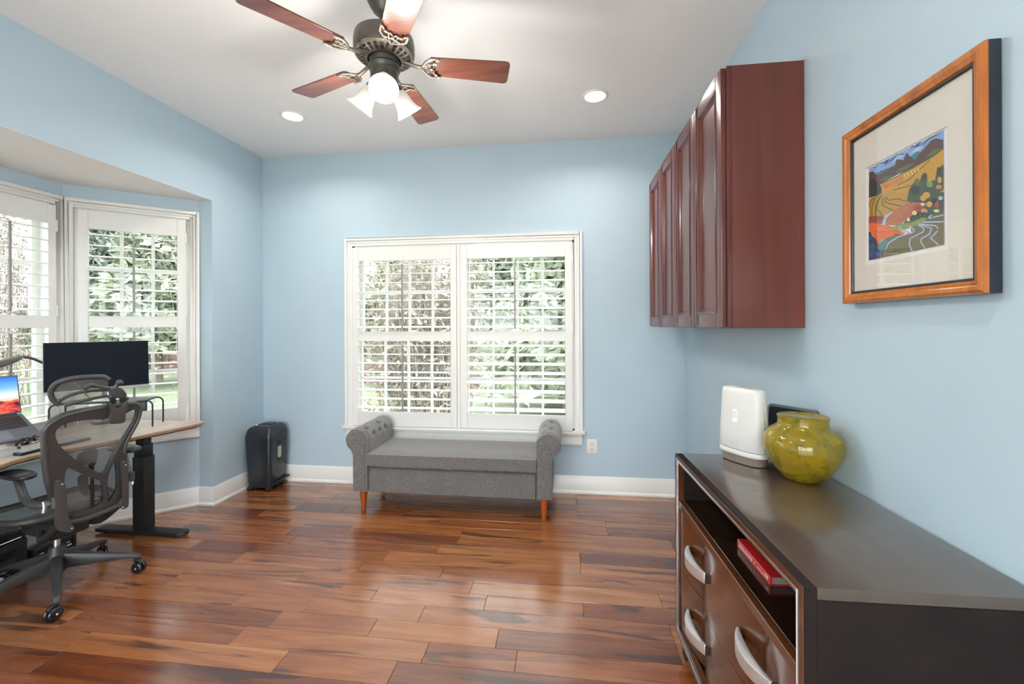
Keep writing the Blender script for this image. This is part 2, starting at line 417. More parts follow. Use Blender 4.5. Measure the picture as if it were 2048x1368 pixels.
for k, lb in enumerate(('white plantation shutter of the bay, third from the angled bay wall', 'white plantation shutter of the bay, second from the angled bay wall', 'white plantation shutter of the bay directly beside the angled bay wall, behind the laptop')):
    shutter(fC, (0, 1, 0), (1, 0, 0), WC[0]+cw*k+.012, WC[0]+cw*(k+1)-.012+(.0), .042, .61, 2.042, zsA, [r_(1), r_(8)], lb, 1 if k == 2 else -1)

# ================================================================== storage bench
def bench():
    t = NT('grey_boucle'); f = t.noise(140, 3, vec=t.pos()); f2 = t.noise(9, 3, vec=t.pos())
    c = t.ramp(f, [(.3, lin('#5b5958')), (.7, lin('#8a8683'))]); c = t.mix(.25, c, t.ramp(f2, [(.3, (.6,)*3), (.7, (1,)*3)]), 'MULTIPLY')
    t.set(Base_Color=c, Roughness=.9, Sheen_Weight=.7, Sheen_Roughness=.4); t.bump(t.noise(230, 2, vec=t.pos()), .9, .006); fab = t.mat
    leg = wood('bench_leg_stain', '#7d3a12', '#a9541d', '#c06a2a', .35, axis=2)
    cx = -.768; root = thing('storage_bench', (cx, 3.0, 0), 'grey upholstered storage bench with rolled tufted arms and orange wooden legs', 'bench')
    Y0, Y1 = 2.782, 3.205
    for sgn in (-1, 1):
        xo = cx+sgn*.736                                      # outermost of the roll
        rc = cx+sgn*.660; R0 = .077; zc = .498
        # arm outline in (x,z): roll on top, straight post below, extruded back
        prof = []
        for i in range(19):
            a = math.radians(-62+i*(242+62-62)/18) if 0 else math.radians(-30+i*235/18)
            prof.append((rc-sgn*0+math.cos(a)*R0*-sgn, zc+math.sin(a)*R0))
        # post: inner side x = cx+sgn*.582, outer x=cx+sgn*.690
        xin, xout = cx+sgn*.584, cx+sgn*.686
        poly = [(xin, .148), (xin, .46)]+[(rc-sgn*R0*math.cos(a), zc+R0*math.sin(a)) for a in [math.radians(k) for k in range(-10, 241, 5)]]+[(xout, .40), (xout, .148)]
        nY = 64; g = G(); ring = len(poly); vs = []
        tu = []
        for i in range(4): tu.append((Y0+.07+i*.095, 100 if i % 2 else 62))
        for i in range(3): tu.append((Y0+.118+i*.095, 20))
        for k in range(nY):
            yy = Y0+(Y1-Y0)*k/(nY-1)
            for (x, z) in poly:
                dx, dz = x-rc, z-zc; rr = math.hypot(dx, dz); q = V((x, yy, z))
                if z > .44:
                    ang = math.degrees(math.atan2(dz, -sgn*dx)); dep = 0
                    if .03 < yy-Y0:
                        for ty, ta in tu:
                            ds = math.hypot((yy-ty), math.radians(ang-ta)*R0)
                            dep += .021*math.exp(-(ds/.013)**2)+.006*math.exp(-(ds/.035)**2)
                        dep -= .007
                    q.x -= dx/rr*dep; q.z -= dz/rr*dep
                vs.append(q)
        fs = [tuple(range(ring)), tuple((nY-1)*ring+j for j in range(ring))[::-1]]
        for k in range(nY-1):
            for j in range(ring): fs.append((k*ring+j, k*ring+(j+1) % ring, (k+1)*ring+(j+1) % ring, (k+1)*ring+j))
        arm = g.add(vs, fs).obj('arm', fab, root, smooth=50)
        # piped front face, slightly proud
        pp = [(rc-sgn*(R0-.018)*math.cos(a), zc+(R0-.018)*math.sin(a)) for a in [math.radians(k) for k in range(-20, 225, 15)]]
        inner = [(xin+sgn*.016, .152), (xin+sgn*.016, .455)]+pp+[(xout-sgn*.008, .39), (xout-sgn*.004, .152)]
        G().prism(inner, lambda a, b, d: (a, d, b), Y0-.007, Y0+.01).obj('arm_front', fab, arm, bevel=.005, smooth=50)
        G().tube([(a, Y0-.004, b) for a, b in inner[1:-1]], .0035, 6).obj('piping', fab, arm)
        for ty, ta in tu:
            a = math.radians(ta); G().ball((rc-sgn*(R0-.014)*math.cos(a), ty, zc+(R0-.014)*math.sin(a)), .0065, .0065, .0065, 10, 6).obj('tufting_button', fab, arm)
        for yy in (2.822, 3.145):
            lx = cx+sgn*.628
            G().lathe([(.0135, 0), (.0145, .004), (.0265, .149), (.0265, .1495)], 18, Matrix.Translation((lx, yy, 0))).obj('leg', leg, root)
    G().box(cx-.58, cx+.58, Y0+.024, Y1-.004, .136, .316).obj('storage_box', fab, root, bevel=.014, seg=3)
    g = G(); nx, ny = 25, 9; vs = []
    for i in range(nx):
        for j in range(ny):
            a, b = i/(nx-1), j/(ny-1); ed = min(1, 8*min(a, 1-a)*1.0, 6*min(b, 1-b)+.0)
            vs.append((cx-.580+1.160*a, Y0-.012+(Y1-Y0+.006)*b, .408+.014*math.sqrt(max(0, min(1, ed)))))
    top = len(vs); fs = [(i*ny+j, (i+1)*ny+j, (i+1)*ny+j+1, i*ny+j+1) for i in range(nx-1) for j in range(ny-1)]
    g.add(vs, fs)
    x0, x1, y0, y1 = cx-.580, cx+.580, Y0-.012, Y1-.006
    def strip(pts):
        k = len(pts); g.add(list(pts)+[(p[0], p[1], .330) for p in pts], [(i, i+1, k+i+1, k+i) for i in range(k-1)])
    strip([(x0+1.160*i/(nx-1), y0, .408) for i in range(nx)]); strip([(x0+1.160*i/(nx-1), y1, .408) for i in range(nx)])
    strip([(x0, y0+(y1-y0)*j/(ny-1), .408) for j in range(ny)]); strip([(x1, y0+(y1-y0)*j/(ny-1), .408) for j in range(ny)])
    g.add([(x0, y0, .330), (x1, y0, .330), (x1, y1, .330), (x0, y1, .330)], [(0, 1, 2, 3)])
    lid = g.obj('seat_lid', fab, root, smooth=60)
    G().box(cx-.02, cx+.02, Y0-.014, Y0, .323, .330).obj('pull_tab', fab, lid, bevel=.002)
    g = G(); nx_, nz_ = 150, 26; vs = []
    for i in range(nx_+1):
        for j in range(nz_+1):
            x_ = cx-.572+1.144*i/nx_; z_ = .150+.158*j/nz_; dd = 0
            for k in range(7): dd += .011*math.exp(-(math.hypot(x_-(cx-.446+k*.1425), z_-.230)/.017)**2)
            vs.append((x_, Y0+.0125+dd-.003, z_))
    g.add(vs, [(i*(nz_+1)+j, (i+1)*(nz_+1)+j, (i+1)*(nz_+1)+j+1, i*(nz_+1)+j+1) for i in range(nx_) for j in range(nz_)]).obj('front_panel', fab, root, smooth=60)
    for k in range(7):
        G().lathe([(.0125, -.002), (.0125, .003), (.0095, .0065), (.009, .0045), (.004, .0075), (0, .008)], 18, Matrix.Translation((cx-.446+k*.1425, Y0+.0165, .230)) @ Matrix.Rotation(math.pi/2, 4, 'X')).obj('button', fab, root)
bench()

# ================================================================== paper shredder
def shredder():
    bl = pm('shredder_body', (.022, .026, .032), .24, var=.1, bump=.04, bs=700); gr = pm('shredder_grey', (.10, .105, .115), .4)
    x0, x1, y0, y1 = -2.486, -2.262, 3.035, 3.262
    root = thing('paper_shredder', ((x0+x1)/2, (y0+y1)/2, 0), 'black paper shredder standing in the corner between the bay and the bench', 'shredder')
    g = G(); rings = []
    def rr(x0, x1, y0, y1, r, z, n=5):
        o = []
        for cx, cy, a0 in ((x1-r, y1-r, 0), (x0+r, y1-r, 90), (x0+r, y0+r, 180), (x1-r, y0+r, 270)):
            for k in range(n+1): a = math.radians(a0+90*k/n); o.append(V((cx+r*math.cos(a), cy+r*math.sin(a), z)))
        return o
    for z, i in ((.03, .018), (.06, .012), (.3, .003), (.40, 0), (.425, 0), (.45, .003), (.475, .010), (.492, .022), (.502, .040), (.506, .065)):
        rings.append(rr(x0+i, x1-i, y0+i, y1-i*.5, .028, z))
    n = len(rings[0]); vs = [p for r in rings for p in r]
    fs = [(k*n+j, k*n+(j+1) % n, (k+1)*n+(j+1) % n, (k+1)*n+j) for k in range(len(rings)-1) for j in range(n)]
    fs += [tuple(range(n))[::-1], tuple((len(rings)-1)*n+j for j in range(n))]
    g.add(vs, fs).obj('body', bl, root, smooth=45)
    G().box(x0+.06, x1-.06, y0+.09, y1-.07, .5045, .509).obj('control_panel', M['black'], root, bevel=.002)
    G().box(x0+.075, x1-.075, y0+.118, y0+.126, .5085, .5105).obj('paper_slot', M['blackg'], root, smooth=0)
    G().box(x0+.09, x1-.09, y0+.135, y0+.15, .5085, .512).obj('power_switch', gr, root, bevel=.001)
    G().ball((x0+.05, y0+.08, .503), .004, .004, .002, 10, 6).obj('indicator_light', emit('blue_led', (.5, .8, 1), 3), root)
    # bin window with handle on the side that faces the bench
    wx = x1-.001
    P = lambda px, py: atx(px, py, wx)
    poly = [(3.147+.020*math.cos(a), .262+.020*math.sin(a)*1.0) for a in [math.radians(k) for k in range(180, 361, 20)]]+[(3.167, .335), (3.127, .335)]
    wn = pm('shred_window', '#b9b8a4', .5, var=.35, scale=180)
    G().prism(poly, lambda a, b, d: (d, a, b), wx-.004, wx+.0015).obj('bin_window', wn, root)
    G().tube([(wx+.002, 3.128, .345), (wx+.016, 3.138, .356), (wx+.016, 3.158, .360), (wx+.002, 3.170, .352)], .007, 8).obj('handle', M['black'], root)
    G().box(x1-.016, x1+.009, y0+.01, y1-.002, .05, .064, fn=lambda x, y, z: (x, y, z-(y1-y)*.06+.006)).obj('bin_flange', M['black'], root, bevel=.005)
    for xx, yy in ((x0+.035, y0+.03), (x1-.035, y0+.03), (x0+.035, y1-.03), (x1-.035, y1-.03)):
        G().tube([(xx-.02, yy, .016), (xx+.02, yy, .016)], .016, 14).obj('caster', M['black'], root, smooth=40)
        G().box(xx-.012, xx+.012, yy-.012, yy+.012, .014, .04).obj('caster_mount', M['black'], root, bevel=.003)
shredder()

# ================================================================== wall outlet
def outlet():
    iv = pm('outlet_plastic', (.80, .77, .70), .35, var=.01); c = aty(1184, 893, D)
    root = thing('wall_outlet', (c.x, D, c.z-.057), 'ivory duplex wall outlet under the window sill corner', 'outlet')
    pl = G().box(c.x-.040, c.x+.040, D-.006, D, c.z-.057, c.z+.057).obj('cover_plate', iv, root, bevel=.003)
    for k in (-1, 1):
        zc = c.z+k*.0205
        s = G().prism([(c.x+.0165*math.cos(a), zc+min(.0135, max(-.0135, .0165*math.sin(a)))) for a in [math.radians(j*15) for j in range(24)]], lambda a, b, d: (a, d, b), D-.0085, D-.005).obj('socket', iv, root, bevel=.001, seg=1)
        g = G()
        for dx in (-.0062, .0062): g.box(c.x+dx-.0013, c.x+dx+.0013, D-.0089, D-.008, zc-.001, zc+.008)
        g.lathe([(.0027, 0), (.0027, .001)], 10, Matrix.Translation((c.x, D-.0079, zc-.007)) @ Matrix.Rotation(math.pi/2, 4, 'X')); g.obj('slots', M['black'], s, smooth=0)
    G().ball((c.x, D-.0065, c.z), .0032, .0012, .0032, 10, 6).obj('screw', M['steel'], root)
outlet()

# ================================================================== recessed ceiling lights
def can_light(x, y, label):
    root = thing('recessed_light', (x, y, H), label, 'ceiling light')
    tm = Matrix.Translation((x, y, H))
    G().lathe([(.060, -.001), (.064, -.006), (.073, -.007), (.079, -.003), (.080, 0)], 36, tm).obj('trim_ring', M['trim'], root, smooth=50)
    G().lathe([(.0, -.0045), (.061, -.0035), (.061, -.001)], 32, tm).obj('lens', M['lens'], root)
    ld = bpy.data.lights.new('downlight', 'AREA'); ld.shape = 'DISK'; ld.size = .12; ld.energy = CAN_W; ld.color = (1, .95, .88); ld.spread = math.radians(150)
    lo = bpy.data.objects.new('downlight', ld); COL.objects.link(lo); lo.location = (x, y, H-.012); setp(lo, root)
M['lens'] = emit('led_lens', (1, .97, .92), 9)
can_light(.195, 2.682, 'recessed ceiling light near the wall cabinets')
can_light(-1.816, 2.671, 'recessed ceiling light near the bay corner')
can_light(.195, .35, 'recessed ceiling light above the dresser side, behind the fan')
can_light(-1.816, .35, 'recessed ceiling light by the desk side, behind the fan')

# ================================================================== ceiling fan
def fan():
    C = V((-.757, 1.735, 0)); ZB = 2.40
    br = pm('aged_bronze', (.13, .115, .10), .38, .75, var=.12); pew = pm('antique_pewter', (.28, .245, .20), .45, .8, var=.12)
    wd = wood('fan_blade_veneer', '#552a1f', '#703d2b', '#804b37', .33, axis=0, scale=1.3, coat=.25, rnd=13)
    root = thing('ceiling_fan', (C.x, C.y, H), 'five blade ceiling fan with bronze motor, cherry wood blades and three lit glass shades', 'ceiling fan')
    tm = Matrix.Translation((C.x, C.y, 0))
    G().lathe([(.0, H), (.072, H), (.075, H-.012), (.070, H-.03), (.072, H-.036), (.060, H-.06), (.052, H-.068), (.048, H-.08), (.028, H-.098), (.020, H-.108), (0, H-.108)][::-1], 36, tm).obj('canopy', br, root, smooth=50)
    G().lathe([(.0125, 2.52), (.0125, H-.1)], 16, tm).obj('downrod', br, root)
    G().lathe([(0, 2.558), (.03, 2.555), (.045, 2.545), (.06, 2.533), (.100, 2.526), (.122, 2.512), (.126, 2.49), (.126, 2.452), (.122, 2.440), (.118, 2.438), (0, 2.438)][::-1], 40, tm).obj('motor_housing', br, root, smooth=40)
    ring = G().lathe([(.066, 2.4385), (.070, 2.418), (.100, 2.425), (.119, 2.437), (.119, 2.4385)], 40, tm).obj('vent_ring', pew, root, smooth=40)
    vent = None
    for k in range(25):
        a = 2*math.pi*k/25; ca, sa = math.cos(a), math.sin(a)
        fn = lambda r, t, z: (C.x+r*ca-t*sa, C.y+r*sa+t*ca, z)
        g = G(); g.add([fn(.078, -.002, 2.4186), fn(.078, .002, 2.4186), fn(.098, .0068, 2.4225), fn(.098, -.0068, 2.4225)], [(0, 1, 2, 3)])
        g.add([fn(.101, -.007, 2.4242), fn(.101, .007, 2.4242), fn(.110, .0076, 2.4304), fn(.110, -.0076, 2.4304)], [(0, 1, 2, 3)])
        g.obj('vent_slot', M['black'], ring, smooth=0)
    blm = None
    for k in range(5):
        ang = math.radians(15.5+72*k); R3 = Matrix.Translation((C.x, C.y, ZB+.012)) @ Matrix.Rotation(ang, 4, 'Z') @ Matrix.Rotation(math.radians(-11), 4, 'X')
        # outline along local x
        w0, w1, x0, x1 = .050, .062, .185, .535
        pts = [(x0+.012, -w0), (x1-.018, -w1), (x1-.005, -w1+.005), (x1, -w1+.018), (x1, w1-.018), (x1-.005, w1-.005), (x1-.018, w1), (x0+.012, w0), (x0, w0-.014), (x0, -w0+.014)]
        g = G().prism(pts, lambda a, b, d: (a, b, d), -.003, .003)
        me = g.mesh('blade', wd, bevel=.001, seg=1)
        bl = bpy.data.objects.new('blade', me); COL.objects.link(bl); bl.matrix_basis = R3; setp(bl, root); bl.matrix_parent_inverse = wm(root).inverted()
        ig = G(); zz = -.009
        def T3(q): return R3 @ V(q)
        ig.tube([(.235, -.047, zz), (.225, -.051, zz), (.196, -.050, zz), (.176, -.034, zz), (.160, -.010, zz), (.150, 0, zz), (.160, .010, zz), (.176, .034, zz), (.196, .050, zz), (.225, .051, zz), (.235, .047, zz)], .0052, 8)
        ig.tube([(.228, -.046, zz), (.205, -.026, zz), (.210, -.010, zz), (.198, 0, zz), (.210, .010, zz), (.205, .026, zz), (.228, .046, zz)], .004, 8)
        ig.tube([(.150, 0, zz), (.174, -.012, zz), (.207, -.020, zz)], .003, 6); ig.tube([(.150, 0, zz), (.174, .012, zz), (.207, .020, zz)], .003, 6)
        ig.tube([(.176, -.034, zz), (.182, 0, zz), (.176, .034, zz)], .003, 6)
        ig.tube([(.075, 0, .012), (.105, 0, .004), (.135, 0, -.006), (.155, 0, zz)], .0085, 8)
        for sx, sy in ((.215, -.03), (.215, .03), (.197, 0)): ig.lathe([(.006, -.008), (.005, .004)], 10, Matrix.Translation((sx, sy, zz)))
        ig.v = [T3(p) for p in ig.v]
        io = ig.obj('blade_iron', pew, bl, smooth=50); io.matrix_parent_inverse = wm(bl).inverted()
    G().lathe([(0, 2.297), (.03, 2.300), (.050, 2.312), (.058, 2.330), (.058, 2.372), (.064, 2.378), (.066, 2.392), (.060, 2.40), (.066, 2.424), (.066, 2.43)], 36, tm).obj('light_kit', br, root, smooth=40)
    # glass shades
    t = NT('opal_glass_lit'); t.set(Base_Color=(.40, .38, .35, 1), Roughness=.3, Emission_Color=(1, .92, .80, 1), Emission_Strength=.16, Transmission_Weight=.0); opal = t.mat
    bulb = emit('warm_bulb', (1, .93, .82), 14)
    for k in range(3):
        a = math.radians(-68+120*k); out = V((math.cos(a), math.sin(a), 0))
        ax = (out*.62+V((0, 0, -.78))).normalized()
        p0 = C+out*.050+V((0, 0, 2.325))
        R4 = Matrix.Translation(p0) @ V((0, 0, 1)).rotation_difference(ax).to_matrix().to_4x4()
        G().lathe([(.012, -.025), (.016, -.005), (.027, .006), (.027, .022), (.020, .022)], 20, R4).obj('shade_holder', br, root, smooth=40)
        prof = [(.025, .014), (.028, .024), (.033, .04), (.037, .06), (.041, .08), (.048, .098), (.058, .113), (.0595, .1155), (.0585, .1165), (.056, .114), (.046, .1), (.039, .082), (.034, .06), (.030, .04), (.025, .024), (.023, .014)]
        sh = G().lathe(prof, 30, R4).obj('lamp_shade', opal, root, smooth=60)
        G().ball(R4 @ V((0, 0, .068)), .020, .020, .024, 16, 10).obj('bulb', bulb, sh)
        ld = bpy.data.lights.new('bulb_light', 'POINT'); ld.energy = FAN_W; ld.color = (1, .97, .93); ld.shadow_soft_size = .055
        lo = bpy.data.objects.new('bulb_light', ld); COL.objects.link(lo); lo.location = R4 @ V((0, 0, .175)); setp(lo, root)
fan()

# ================================================================== wall cabinets
def cabinets():
    ch = wood('cherry_stain', '#4a1d17', '#5e2720', '#6f3227', .30, axis=2, scale=.5, coat=.35, streak=.6)
    chs = wood('cherry_side_panel', '#5c2a20', '#733629', '#874230', .40, axis=2, scale=.35, coat=.15, streak=.5)
    X0, X1, Z0, Z1 = .615, R-.001, 1.275, 2.272
    y0, y3 = 1.703, 3.085; dw = (y3-y0)/4
    for u in range(2):
        a, b = y0+u*2*dw, y0+(u+1)*2*dw-.0005
        root = thing('wall_cabinet', (R, (a+b)/2, Z0), ('cherry stained wall cabinet with two doors, its bare side towards the framed picture', 'cherry stained wall cabinet with two doors, the one beside the window wall')[u], 'cabinet')
        g = G(); g.box(X0+.018, X1, a, b, Z0, Z1); g.obj('body', chs, root, bevel=.0015, seg=1)
        g = G(); g.box(X0, X0+.0178, a, a+.035, Z0, Z1); g.box(X0, X0+.0178, b-.035, b, Z0, Z1); g.box(X0, X0+.0178, a+.035, b-.035, Z0, Z0+.04); g.box(X0, X0+.0178, a+.035, b-.035, Z1-.04, Z1)
        g.obj('face_frame', ch, root, bevel=.0015, seg=1)
        for d in range(2):
            e0, e1 = a+d*dw+.004, a+(d+1)*dw-.004; zb, zt = Z0-.004 if 0 else Z0+.003, Z1-.006
            xf = X0-.020; s = .056
            dg = G()
            for q in ((e0, e0+s, zb, zt), (e1-s, e1, zb, zt), (e0+s, e1-s, zb, zb+s), (e0+s, e1-s, zt-s, zt)): dg.box(xf, X0-.001, q[0], q[1], q[2], q[3])
            do = dg.obj('door', ch, root, bevel=.003, seg=2)
            pg = G(); k0, k1, m0, m1 = e0+s, e1-s, zb+s, zt-s
            # ogee step frame and recessed flat centre
            def loop(i, x): return [(x, k0+i, m0+i), (x, k1-i, m0+i), (x, k1-i, m1-i), (x, k0+i, m1-i)]
            ls = [loop(-.004, xf-.001), loop(.002, xf-.0045), loop(.008, xf-.003), loop(.013, xf+.006), loop(.017, xf+.006), loop(.021, xf+.011)]
            vs = [p for l_ in ls for p in l_]; fs = [(k*4+j, k*4+(j+1) % 4, (k+1)*4+(j+1) % 4, (k+1)*4+j) for k in range(len(ls)-1) for j in range(4)]
            pg.add(vs, fs).obj('moulding', ch, do, smooth=20)
            G().box(xf+.0112, X0-.002, k0+.019, k1-.019, m0+.019, m1-.019).obj('panel', ch, do, smooth=0)
cabinets()

# ================================================================== framed picture
def picture():
    fw = wood('honey_frame', '#a35414', '#c06e22', '#d6863a', .28, axis=2, scale=2, coat=.4); bk = pm('frame_black', (.018, .022, .032), .35)
    mt = pm('mat_board', (.83, .78, .69), .85, var=.015); wh = pm('print_paper', (.9, .88, .85), .8, var=.01)
    XF = R-.038
    TL, BR = atx(1681, 279, XF), atx(1968, 588, XF)
    y1, y0 = TL.y, BR.y; z0, z1 = 1.351, 1.871
    root = thing('framed_picture', (R, (y0+y1)/2, z0), 'framed landscape print in an orange wood frame with cream mat on the right wall', 'picture')
    def bar(g, o0, o1, x0, x1):
        g.box(x0, x1, y0+o0, y0+o1, z0+o0, z1-o0); g.box(x0, x1, y1-o1, y1-o0, z0+o0, z1-o0)
        g.box(x0, x1, y0+o1, y1-o1, z0+o0, z0+o1); g.box(x0, x1, y0+o1, y1-o1, z1-o1, z1-o0)
    # mitred moulding
    prof = [(0, XF+.010), (.002, XF+.003), (.008, XF), (.016, XF+.001), (.022, XF+.005), (.027, XF+.006), (.030, XF+.011)]
    def loop(i, x): return [(x, y0+i, z0+i), (x, y1-i, z0+i), (x, y1-i, z1-i), (x, y0+i, z1-i)]
    def ringmesh(pr): 
        ls = [loop(i, x) for i, x in pr]; vs = [p for l_ in ls for p in l_]
        return G().add(vs, [(k*4+j, k*4+(j+1) % 4, (k+1)*4+(j+1) % 4, (k+1)*4+j) for k in range(len(ls)-1) for j in range(4)])
    ringmesh(prof).obj('frame', fw, root, smooth=25)
    ringmesh([(.0302, XF+.009), (.034, XF+.009), (.036, XF+.015)]).obj('inner_lip', bk, root, smooth=20)
    ringmesh([(.030, XF+.0105), (0.0005, XF+.0105), (.0005, R-.004), (.03, R-.004), (.03, XF+.0105)]).obj('frame_back', bk, root, smooth=20)
    XM = XF+.016
    # mat with bevelled window
    pq = [atx(1729, 341, XM), atx(1895, 500, XM)]
    wy1, wy0, wz1, wz0 = pq[0].y, pq[1].y, 0, 0
    wz1 = atx(1729, 338, XM).z; wz0 = atx(1729, 531, XM).z
    g = G(); i0, j0 = y0+.034, z0+.034; i1, j1 = y1-.034, z1-.034
    for q in ((i0, wy0, j0, j1), (wy1, i1, j0, j1), (wy0, wy1, j0, wz0), (wy0, wy1, wz1, j1)): g.box(XM, XM+.003, *q)
    g.obj('mat', mt, root, smooth=0)
    G().box(XM+.0032, XM+.006, i0, i1, j0, j1).obj('backing_sheet', wh, root, smooth=0)
    XP = XM+.0030
    cols = dict(sky='#8fb2ea', sky2='#b9d0f3', mount='#5d3a38', teal='#2f8a8c', hill='#57702f', yel='#d2a030', ora='#d98a4c', dark='#2c3130', och='#c79a35', line='#5d5a22', sal='#bd6a4a', red='#a8482c', bri='#ee6a24', blue='#26508c', navy='#1f2f55', olive='#6a6540', grn='#8a9a52', tree='#3f5638', aut='#dba548', riv='#b9c3ea', ink='#2a3550', cream='#f0e2a0', white='#eef0f4')
    keys = list(cols); mats = [pm('ink_'+k, cols[k], .55, var=.16, scale=240) for k in keys]
    z7 = lambda p: (1730+p[0]/9.12, 250+p[1]/9.12); z8 = lambda p: (1730+p[0]/9.77, 390+p[1]/9.77)
    art = G(); dep = [0]
    ym, yM, zm, zM = [0]*4
    c1, c2, c3, c4 = atx(1738, 345, XP), atx(1738, 521, XP), atx(1888, 489, XP), atx(1888, 250, XP)
    yA, yB = c1.y, c4.y; zA, zB = (c2.z+c3.z)/2, (c1.z+c4.z)/2
    def put(pts, k, zf):
        dep[0] += 1; x = XP-dep[0]*2.2e-5
        vs = []
        for p in pts:
            q = atx(*zf(p), XP); vs.append((x, min(yA, max(yB, q.y)), min(zB, max(zA, q.z))))
        art.add(vs, [tuple(range(len(vs)))], keys.index(k))
    def line(pts, w, k, zf):
        for i in range(len(pts)-1):
            a, b = V(pts[i]), V(pts[i+1]); d = (b-a).normalized(); n = V((-d.y, d.x))*w/2; d = d*w*.25
            put([a-n-d, b-n+d, b+n+d, a+n-d], k, zf)
    def blob(c, rx, ry, k, zf): put([(c[0]+rx*math.cos(t*.7), c[1]+ry*math.sin(t*.7)) for t in range(9)], k, zf)
    put([(0, 900), (0, 0), (1500, -200), (1500, 900)], 'sky', z7)
    for p in ([(65, 780), (200, 700), (330, 700), (200, 800)], [(480, 690), (620, 540), (700, 560), (560, 660)], [(820, 520), (930, 420), (1080, 380), (960, 480)]): put(p, 'sky2', z7)
    put([(60, 870), (150, 840), (200, 900), (300, 830), (540, 740), (580, 620), (700, 640), (760, 500), (820, 570), (900, 590), (1050, 460), (1200, 290), (1290, 240), (1430, 270), (1430, 450), (1250, 580), (900, 780), (600, 900), (270, 1080), (60, 1060)], 'mount', z7)
    for p in ([(190, 870), (290, 855), (520, 740), (380, 840), (230, 920)], [(840, 565), (960, 480), (1020, 490), (900, 640)]): put(p, 'teal', z7)
    for p in ([(560, 860), (640, 780), (860, 690), (900, 720), (600, 890)], [(1100, 600), (1220, 460), (1400, 410), (1390, 450), (1250, 560)], [(280, 980), (420, 930), (520, 930), (290, 1040)]): put(p, 'hill', z7)
    put([(250, 1100), (900, 780), (1250, 580), (1440, 430), (1440, 1400), (480, 1400), (250, 1250)], 'yel', z7)
    put([(330, 1110), (520, 1000), (700, 910), (720, 980), (560, 1080), (400, 1140)], 'ora', z7)
    for p in ([(280, 1080), (600, 930), (900, 770), (1250, 570)], [(600, 1090), (800, 1000), (950, 860), (1180, 640)], [(520, 1190), (700, 1140), (900, 1090)]): line(p, 16, 'line', z7)
    for x in range(720, 1000, 60): line([(x, 900-(x-720)*.5), (x+30, 960-(x-720)*.5)], 14, 'cream', z7)
    blob((390, 1110), 60, 40, 'bri', z7)
    put([(60, 1060), (130, 980), (260, 1060), (310, 1160), (300, 1260), (60, 1340)], 'dark', z7)
    put([(70, 80), (300, -20), (500, -60), (850, -60), (840, 150), (570, 320), (380, 405), (70, 425)], 'och', z8)
    for p in ([(140, 400), (140, 220), (190, 80), (260, 0)], [(215, 400), (215, 200), (290, 20)], [(340, 395), (235, 260), (265, 120), (340, 0)], [(570, 300), (440, 250), (350, 200), (360, 60)], [(740, 230), (600, 190), (420, 150), (390, 60)], [(800, 120), (640, 70), (480, 105), (410, 50)], [(90, 240), (120, 120), (180, 50)]): line(p, 17, 'line', z8)
    put([(700, 620), (860, 440), (980, -70), (1600, -70), (1600, 360), (1150, 470), (900, 620)], 'tree', z8)
    put([(400, 590), (410, 480), (560, 320), (830, 160), (1120, 40), (1250, 180), (1000, 340), (860, 460), (660, 590)], 'sal', z8)
    for i in range(5): line([(470+i*55, 520-i*14), (560+i*60, 400-i*25), (700+i*70, 260-i*28)], 9, 'ora', z8)
    put([(70, 420), (370, 400), (350, 570), (70, 560)], 'red', z8)
    for i in range(4): line([(110+i*75, 500), (150+i*75, 420)], 12, 'dark', z8)
    put([(70, 555), (200, 545), (400, 595), (560, 650), (800, 745), (600, 790), (420, 840), (330, 870), (270, 980), (230, 870), (140, 760), (70, 740)], 'bri', z8)
    put([(430, 840), (600, 785), (920, 750), (900, 600), (1150, 450), (1600, 300), (1600, 1100), (300, 1300), (300, 1100)], 'olive', z8)
    put([(410, 590), (560, 620), (700, 560), (900, 540), (1150, 430), (1240, 480), (960, 610), (720, 700), (560, 670)], 'grn', z8)
    put([(60, 730), (120, 730), (150, 800), (230, 860), (275, 975), (340, 1000), (380, 1300), (60, 1320)], 'navy', z8)
    for c, rx, ry in (((120, 830), 40, 60), ((150, 1000), 60, 60), ((130, 1150), 50, 80), ((250, 1160), 60, 60)): blob(c, rx, ry, 'blue', z8)
    put([(270, 970), (420, 835), (460, 850), (370, 1080), (270, 1060)], 'teal', z8)
    put([(360, 480), (410, 410), (540, 330), (560, 345), (440, 440), (410, 580), (350, 570)], 'riv', z8)
    for p in ([(700, 600), (690, 655), (890, 740), (640, 830), (470, 940), (420, 1060)], [(890, 600), (980, 690), (930, 745)], [(1060, 590), (1170, 650), (1150, 720), (900, 850), (880, 960), (930, 1090)], [(1070, 570), (1320, 650), (1270, 770), (1120, 850), (1110, 920), (1190, 1040)], [(1100, 565), (1400, 600), (1440, 650)], [(1440, 700), (1300, 840), (1450, 970)], [(1150, 530), (1560, 520)], [(1560, 385), (1280, 455), (1260, 440), (1320, 390)]): line(p, 24, 'riv', z8)
    put([(780, 1400), (820, 1180), (940, 1000), (1000, 1060), (1060, 900), (1140, 880), (1140, 1050), (1300, 1000), (1330, 830), (1440, 720), (1440, 1160), (1300, 1300), (1200, 1420)], 'tree', z7)
    for c, rx, ry, k in (((960, 1040), 40, 70, 'hill'), ((1100, 940), 40, 70, 'dark'), ((1370, 850), 45, 90, 'dark'), ((940, 1190), 90, 80, 'dark'), ((1200, 1080), 60, 60, 'grn'), ((1380, 1000), 40, 60, 'aut'), ((1140, 1280), 70, 60, 'aut'), ((1370, 1130), 60, 40, 'ora'), ((1040, 1330), 50, 50, 'hill')): blob(c, rx, ry, k, z7)
